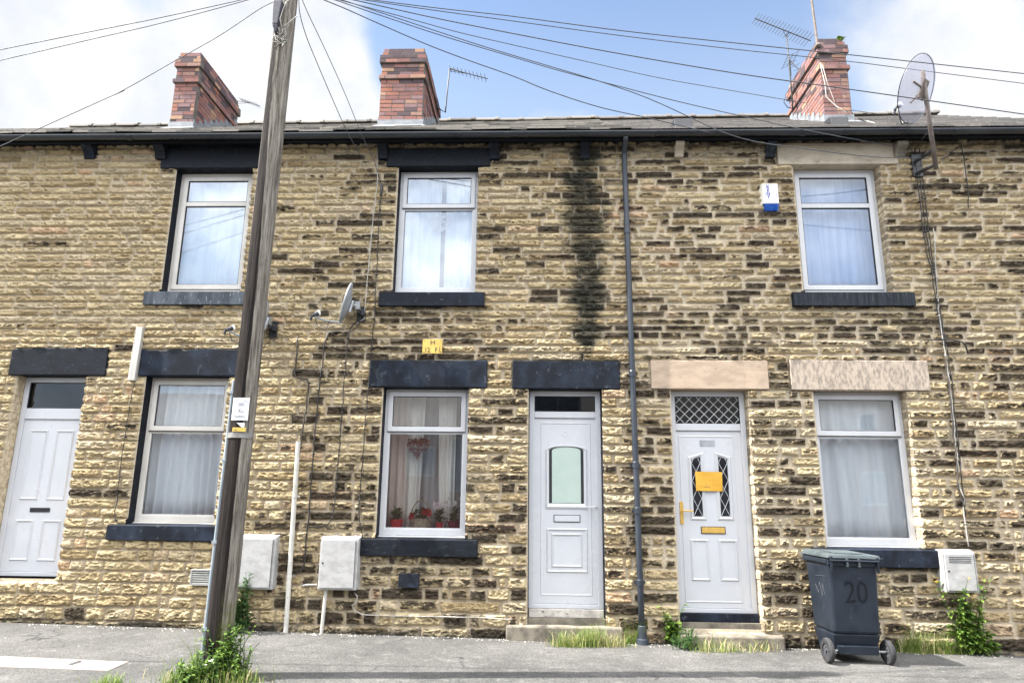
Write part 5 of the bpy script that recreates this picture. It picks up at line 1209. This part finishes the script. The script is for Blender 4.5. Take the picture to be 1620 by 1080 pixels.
def tuft(label, px0, px1, py, n, h, mat='grass', sp=.05, dry=0, yoff=0):
    a, b = G(px0, py), G(px1, py); c = (a+b)/2
    t = thing('grass_tuft', label, 'grass', (c.x, c.y+yoff, gz(c.x)), 'grass tufts at the foot of the wall')
    s = MB()
    m = max(1, int((b.x-a.x)/.09))
    for i in range(m+1):
        q = a.lerp(b, i/max(1,m)); blades(s, q.x+rr.uniform(-.05,.05), q.y+yoff, int(n/(m+1)*rr.choice((.25,.6,1,1.5))), h*rr.uniform(.45,1.25), sp, .9)
    obj('green_blades', s, M[mat], t)
    if dry:
        s = MB()
        for i in range(m+1): q = a.lerp(b, i/max(1,m)); blades(s, q.x, q.y+yoff, dry//(m+1), h*.8, sp*1.1, 1.2)
        obj('dry_blades', s, M['straw'], t)
    return t
def weed(label, px, py, h, nst, ll, lw, mat='leaf', sp=.08, nl=14, flower=None, name='weed', yoff=0, lean=.35, nfl=5):
    c = G(px, py); c.y += yoff; t = thing(name, label, 'weed', (c.x, c.y, gz(c.x)), None)
    st = MB(); lf = MB(); fl = MB()
    for i in range(nst):
        x, y = c.x+rr.gauss(0,sp*.5), min(-.06, c.y+rr.gauss(0,sp*.3)); z = gz(x)-.003; hh = h*rr.uniform(.45,1.1); th = rr.uniform(0,6.28); kx, ky = math.cos(th)*hh*lean*rr.uniform(.2,1), math.sin(th)*hh*lean*.6
        if y+ky > -.06: ky = -abs(ky)
        pts = [Vector((x+kx*f*f, y+ky*f*f, z+hh*f)) for f in (0,.25,.5,.75,1)]; st.tone = rr.random(); st.tube(pts, .0045, 5, .002)
        for k in range(nl):
            f = .12+.88*rr.random(); j = min(3, int(f*4)); p = pts[j].lerp(pts[j+1], f*4-j); ph = rr.uniform(0,6.28); e = rr.uniform(-.2,.8); lf.tone = rr.random()
            sc = rr.uniform(.55,1.15)*(1.15-.5*f); d = Vector((math.cos(ph)*math.cos(e), math.sin(ph)*math.cos(e), math.sin(e)))
            if p.y+d.y*ll*sc > -.05: d.y = -abs(d.y)
            leaf(lf, p, d, ll*sc, lw*sc)
        if flower and i < nfl:
            for k in range(5):
                p = pts[-1]+Vector((rr.uniform(-.035,.035), rr.uniform(-.03,.02), rr.uniform(-.01,.03)))
                for a in range(7): leaf(fl, p, (math.cos(a*.9), math.sin(a*.9), .25), .014, .007)
    obj('stems', st, M['leaf_dark'], t); obj('leaves', lf, M[mat], t)
    if flower: obj('blossom', fl, M[flower], t)
    return t
tuft('bright grass and small flowers spilling round the foot of the wooden pole', 290, 388, 1079, 750, .12, sp=.085, dry=260)
tuft('tall thin grass stalks rising left of the pole foot', 312, 332, 1066, 60, .5, sp=.03)
tuft('tall grass stalks right against the front of the pole foot', 336, 372, 1073, 140, .36, sp=.04)
tuft('tiny grass clump at the bottom left edge of the pavement', 160, 185, 1083, 220, .07, sp=.05)
weed('bushy green weed growing at the right side of the pole foot', 356, 1074, .40, 30, .065, .036, sp=.14, nl=20)
weed('small-leaved weed sprouting in front of the pole foot', 330, 1079, .24, 34, .055, .03, sp=.15, nl=16, flower='petal_white', nfl=2)
weed('low mat of broad green weed leaves at the left of the pole foot', 305, 1080, .15, 24, .06, .034, sp=.14, nl=10, lean=.8)
weed('wiry dark-stemmed weed leaning right of the pole foot', 384, 1072, .36, 9, .022, .012, sp=.06, nl=20, lean=.7)
weed('tall dark thistle-like weed behind the pole against the wall', 376, 1000, .58, 20, .10, .035, 'leaf_dark', .12, 26, yoff=-.0)
tuft('strip of grass and dead straw along the step of the middle house', 888, 975, 1020, 900, .15, sp=.05, dry=650, yoff=-.04)
tuft('thin grass stalks beside the foot of the grey downpipe', 962, 1012, 1012, 200, .34, sp=.05, dry=60, yoff=-.03)
weed('broad-leaved green weed right of the grey downpipe', 1063, 1016, .38, 12, .11, .075, 'leaf', .10, 7, yoff=-.04)
weed('low scrubby weed in front of the right-hand step', 1082, 1024, .20, 26, .045, .018, 'leaf_dark', .14, 14, yoff=-.05)
tuft('thin straggly grass in front of the stone step beside the bin', 1110, 1210, 1028, 420, .15, sp=.05, dry=200, yoff=-.06)
tuft('long grass drooping right of the wheelie bin', 1432, 1492, 1030, 620, .26, sp=.07, dry=160)
weed('tall leafy weed with yellow flower heads beside the right meter box', 1508, 1026, .74, 18, .11, .05, 'leaf', .14, 22, 'petal_yellow', nfl=4)
weed('leafy green weed at the foot of the wall by the grass right of the bin', 1530, 1030, .42, 18, .10, .055, 'leaf', .14, 16)
s = MB(); c = P(1329,66,1.28); s.tone = .8
for i in range(26): ph = rr.uniform(0,6.28); s.tone = rr.random(); leaf(s, c+Vector((rr.uniform(-.03,.03),-.03,rr.uniform(-.02,.04))), (math.cos(ph),-.5,math.sin(ph)*.6+.3), .06, .03)
tag(obj('weed', s, M['leaf']), 'small yellow-green weed sprouting from the right chimney top', 'weed')
# grit along the wall foot
s = MB()
for i in range(650):
    x = rr.uniform(-5.6, 5); y = -.05-abs(rr.gauss(0,.07)); r_ = rr.uniform(.003,.011)
    if rr.random() < .06: y = -rr.uniform(.1,1.6); r_ *= .7
    z = gz(x); s.tone = rr.random()
    s.add([(x+r_*rr.uniform(.7,1.3),y,z),(x,y+r_,z),(x-r_*rr.uniform(.7,1.3),y,z),(x,y-r_,z),(x+rr.uniform(-.3,.3)*r_,y,z+r_*.9)], [(0,1,4),(1,2,4),(2,3,4),(3,0,4)])
tag(obj('gravel', s, M['pebble']), 'loose pale grit scattered along the foot of the wall', 'grit', None, 'stuff')

# ------------------------------------------------------------------ ground
def slab(name, x0, x1, y0, y1, dz0, dz1, mat, nx=1):
    s = MB(); s.hexa([(x0,y0,gz(x0)+dz0),(x1,y0,gz(x1)+dz0),(x1,y1,gz(x1)+dz0),(x0,y1,gz(x0)+dz0),(x0,y0,gz(x0)+dz1),(x1,y0,gz(x1)+dz1),(x1,y1,gz(x1)+dz1),(x0,y1,gz(x0)+dz1)])
    o = obj(name, s, mat); return tag(o, None, None, None, 'structure')
tag(slab('ground', -400, 400, -400, 400, -.6, -.25, M['ground']), 'far ground around the street', 'ground')
tag(slab('road', -60, 60, -9.8, -2.6, -.24, -.12, M['road']), 'dark asphalt road in front of the houses', 'road')
tag(slab('pavement', -60, 60, -2.448, .012, -.2, 0, M['asphalt']), 'worn grey asphalt pavement at the foot of the houses', 'pavement')
tag(slab('pavement', -60, 60, -13.4, -9.8, -.2, 0, M['asphalt']), 'asphalt pavement on the far side of the street', 'pavement')
s = MB(); x = -12.0
while x < 12: s.hexa([(x,-2.6,gz(x)-.2),(x+.905,-2.6,gz(x+.9)-.2),(x+.905,-2.45,gz(x+.9)-.2),(x,-2.45,gz(x)-.2),(x,-2.595,gz(x)+.002),(x+.905,-2.595,gz(x+.9)+.002),(x+.905,-2.45,gz(x+.9)+.002),(x,-2.45,gz(x)+.002)]); x += .915
tag(tag(obj('kerb', s, M['kerb'], bevel=.012), None, None, None, 'structure'), 'pale concrete kerb along the pavement edge', 'kerb')
def flat(name, pts, mat, label, cat, h=.004, kind='structure'):
    s = MB(); n = len(pts); s.add([(x,y,gz(x)+h) for x,y in pts]+[(x,y,gz(x)-.02) for x,y in pts], [tuple(range(n))]+[(i,(i+1)%n,(i+1)%n+n,i+n) for i in range(n)]); o = obj(name, s, mat); return tag(o, label, cat, None, kind)
pp = [G(x,y) for x,y in ((60,1039.5),(204,1046.5),(171,1061),(60,1057))]; pp[0].x = -5.0; pp[3].x = -5.0
flat('paving_patch', [(p.x,p.y) for p in pp][::-1], M['slab'], 'pale concrete patch set in the pavement left of the pole', 'paving patch', .005)
pp = [G(x,y) for x,y in ((108,1051),(126,1045.5),(129,1047),(112,1052.5))]; flat('tar_seam', [(p.x,p.y) for p in pp][::-1], M['tar'], 'small dark tar mark on the pale concrete patch', 'tar mark', .009)

# ------------------------------------------------------------------ the brick row across the street, seen only mirrored in the panes
ho = thing('brick_house', 'red brick houses across the street mirrored in the lower panes', 'house', (0, -14, gz(0)))
s = MB(); s.box(-16, 16, -20, -14, -.5, 3.5); obj('wall', s, M['opp_brick'], ho)
s = MB(); s.prismx([(-20.2,3.5),(-13.75,3.5),(-17,5.2)], -16.1, 16.1); obj('roof', s, M['tile'], ho)
def owin(px0, px1, py0, py1):
    YM = 14+2*FY; r = rectpx(px0, px1, py0, py1, YM); f = MB(); f.box(r[0], r[1], -14.0, -13.96, r[2], r[3]); w = obj('window', f, M['upvc'], ho)
    xm = (r[0]+r[1])/2; g = MB(); 
    for a, b in ((r[0]+.07, xm-.03), (xm+.03, r[1]-.07)): g.box(a, b, -13.959, -13.95, r[2]+.07, r[3]-.07)
    obj('pane', g, simple('far_pane',(.20,.23,.27),(.28,.31,.35),.2), w)
owin(846,919,604,652); owin(1359,1384,655,682); owin(640,688,705,752); owin(712,745,690,778); owin(1365,1405,745,800); owin(270,330,560,610)

# ------------------------------------------------------------------ sky, sun
EL, AZ = R(52), R(8.5)                        # the sun stands left, only just in front of the wall plane
tosun = Vector((-math.cos(EL)*math.cos(AZ), -math.cos(EL)*math.sin(AZ), math.sin(EL)))
sd = bpy.data.lights.new('sun', 'SUN'); sd.energy = 2.35; sd.angle = R(.5); sd.color = (1, .96, .90)
so = bpy.data.objects.new('sun', sd); COL.objects.link(so); so.rotation_euler = tosun.to_track_quat('Z', 'Y').to_euler(); so.location = (-6, -4, 12)
W = bpy.data.worlds.new('World'); S.world = W; W.use_nodes = True; nt = W.node_tree; nt.nodes.clear()
out = nt.nodes.new('ShaderNodeOutputWorld'); bg = nt.nodes.new('ShaderNodeBackground'); L(nt, bg.outputs[0], out.inputs[0])
sk = nt.nodes.new('ShaderNodeTexSky'); sk.sky_type = 'NISHITA'; sk.sun_disc = False; sk.sun_elevation = EL; sk.sun_rotation = math.atan2(tosun.x, tosun.y); sk.air_density = 1.0; sk.dust_density = .6; sk.ozone_density = 1.2
tc = nt.nodes.new('ShaderNodeTexCoord'); d = tc.outputs['Generated']
n1 = noise(nt, d, 3.2, 8, .6, .3); n2 = noise(nt, d, 9, 6, .6)
nn = math_(nt, 'ADD', math_(nt, 'MULTIPLY', n1, .62), math_(nt, 'MULTIPLY', n2, .38))
f = math_(nt, 'MULTIPLY', math_(nt, 'SUBTRACT', nn, .5), 1.25)
blobs = [(330,140,.17,.75),(180,140,.16,.7),(450,90,.12,.7),(540,150,.07,.6),(95,8,.06,.2),(140,60,.05,.1),(620,185,.03,.35),(230,12,.07,-.75),(330,10,.05,-.1),(400,40,.04,.3),(850,60,.30,-.55),(650,130,.06,-.35),(640,30,.08,-.3),
         (1430,50,.10,.28),(1340,70,.06,.12),(1500,150,.07,.6),(1240,160,.12,-.3),(1210,60,.06,.05),(850,188,.03,.42),(905,186,.03,.42),(950,190,.03,.3),(1150,60,.05,-.2),(-40,120,.2,.3),(1640,140,.15,.6),(760,5,.05,.28),(560,5,.06,.25)]
for px, py, r, wgt in blobs:
    c = ray(px, py).normalized(); dn = N(nt, 'ShaderNodeVectorMath', operation='DISTANCE'); L(nt, d, dn.inputs[0]); dn.inputs[1].default_value = c
    f = math_(nt, 'ADD', f, mapr(nt, dn.outputs['Value'], 0, r*1.6, wgt, 0))
z = N(nt, 'ShaderNodeSeparateXYZ'); L(nt, d, z.inputs[0])
back = mapr(nt, z.outputs[1], .12, -.22)                       # added bright cloud bank, unseen behind the camera, lifting the light on the wall
f = math_(nt, 'ADD', f, math_(nt, 'MULTIPLY', back, .2))
cover = mapr(nt, f, -.16, .52)
ccol = mixc(nt, back, mixc(nt, mapr(nt, n2, .3, .7), (2.4,2.52,2.74), (3.05,3.05,3.07)), mixc(nt, mapr(nt, n2, .3, .7), (9.0,9.6,10.6), (15.5,15.3,15.0)))
ccol = mixc(nt, back, ccol, mixc(nt, mapr(nt, z.outputs[2], .12, .95), mixc(nt, 1., ccol, (.47,.49,.53), 'MULTIPLY'), mixc(nt, 1., ccol, (2.55,2.5,2.42), 'MULTIPLY')))       # added cloud bank made brighter overhead, to light the stonework from above
veil = mixc(nt, mapr(nt, z.outputs[2], .46, .68, .38, .06), mixc(nt, 1., sk.outputs[0], (.80,.80,.80), 'MULTIPLY'), (2.35,2.7,3.15))
L(nt, mixc(nt, cover, veil, ccol), bg.inputs[0]); bg.inputs[1].default_value = .054

S.view_settings.view_transform = 'Standard'; S.view_settings.look = 'None'; S.view_settings.gamma = 1; S.view_settings.use_curve_mapping = False
S.view_settings.exposure = 2.75
S.cycles.max_bounces = 8; S.cycles.transparent_max_bounces = 12; S.cycles.use_denoising = True
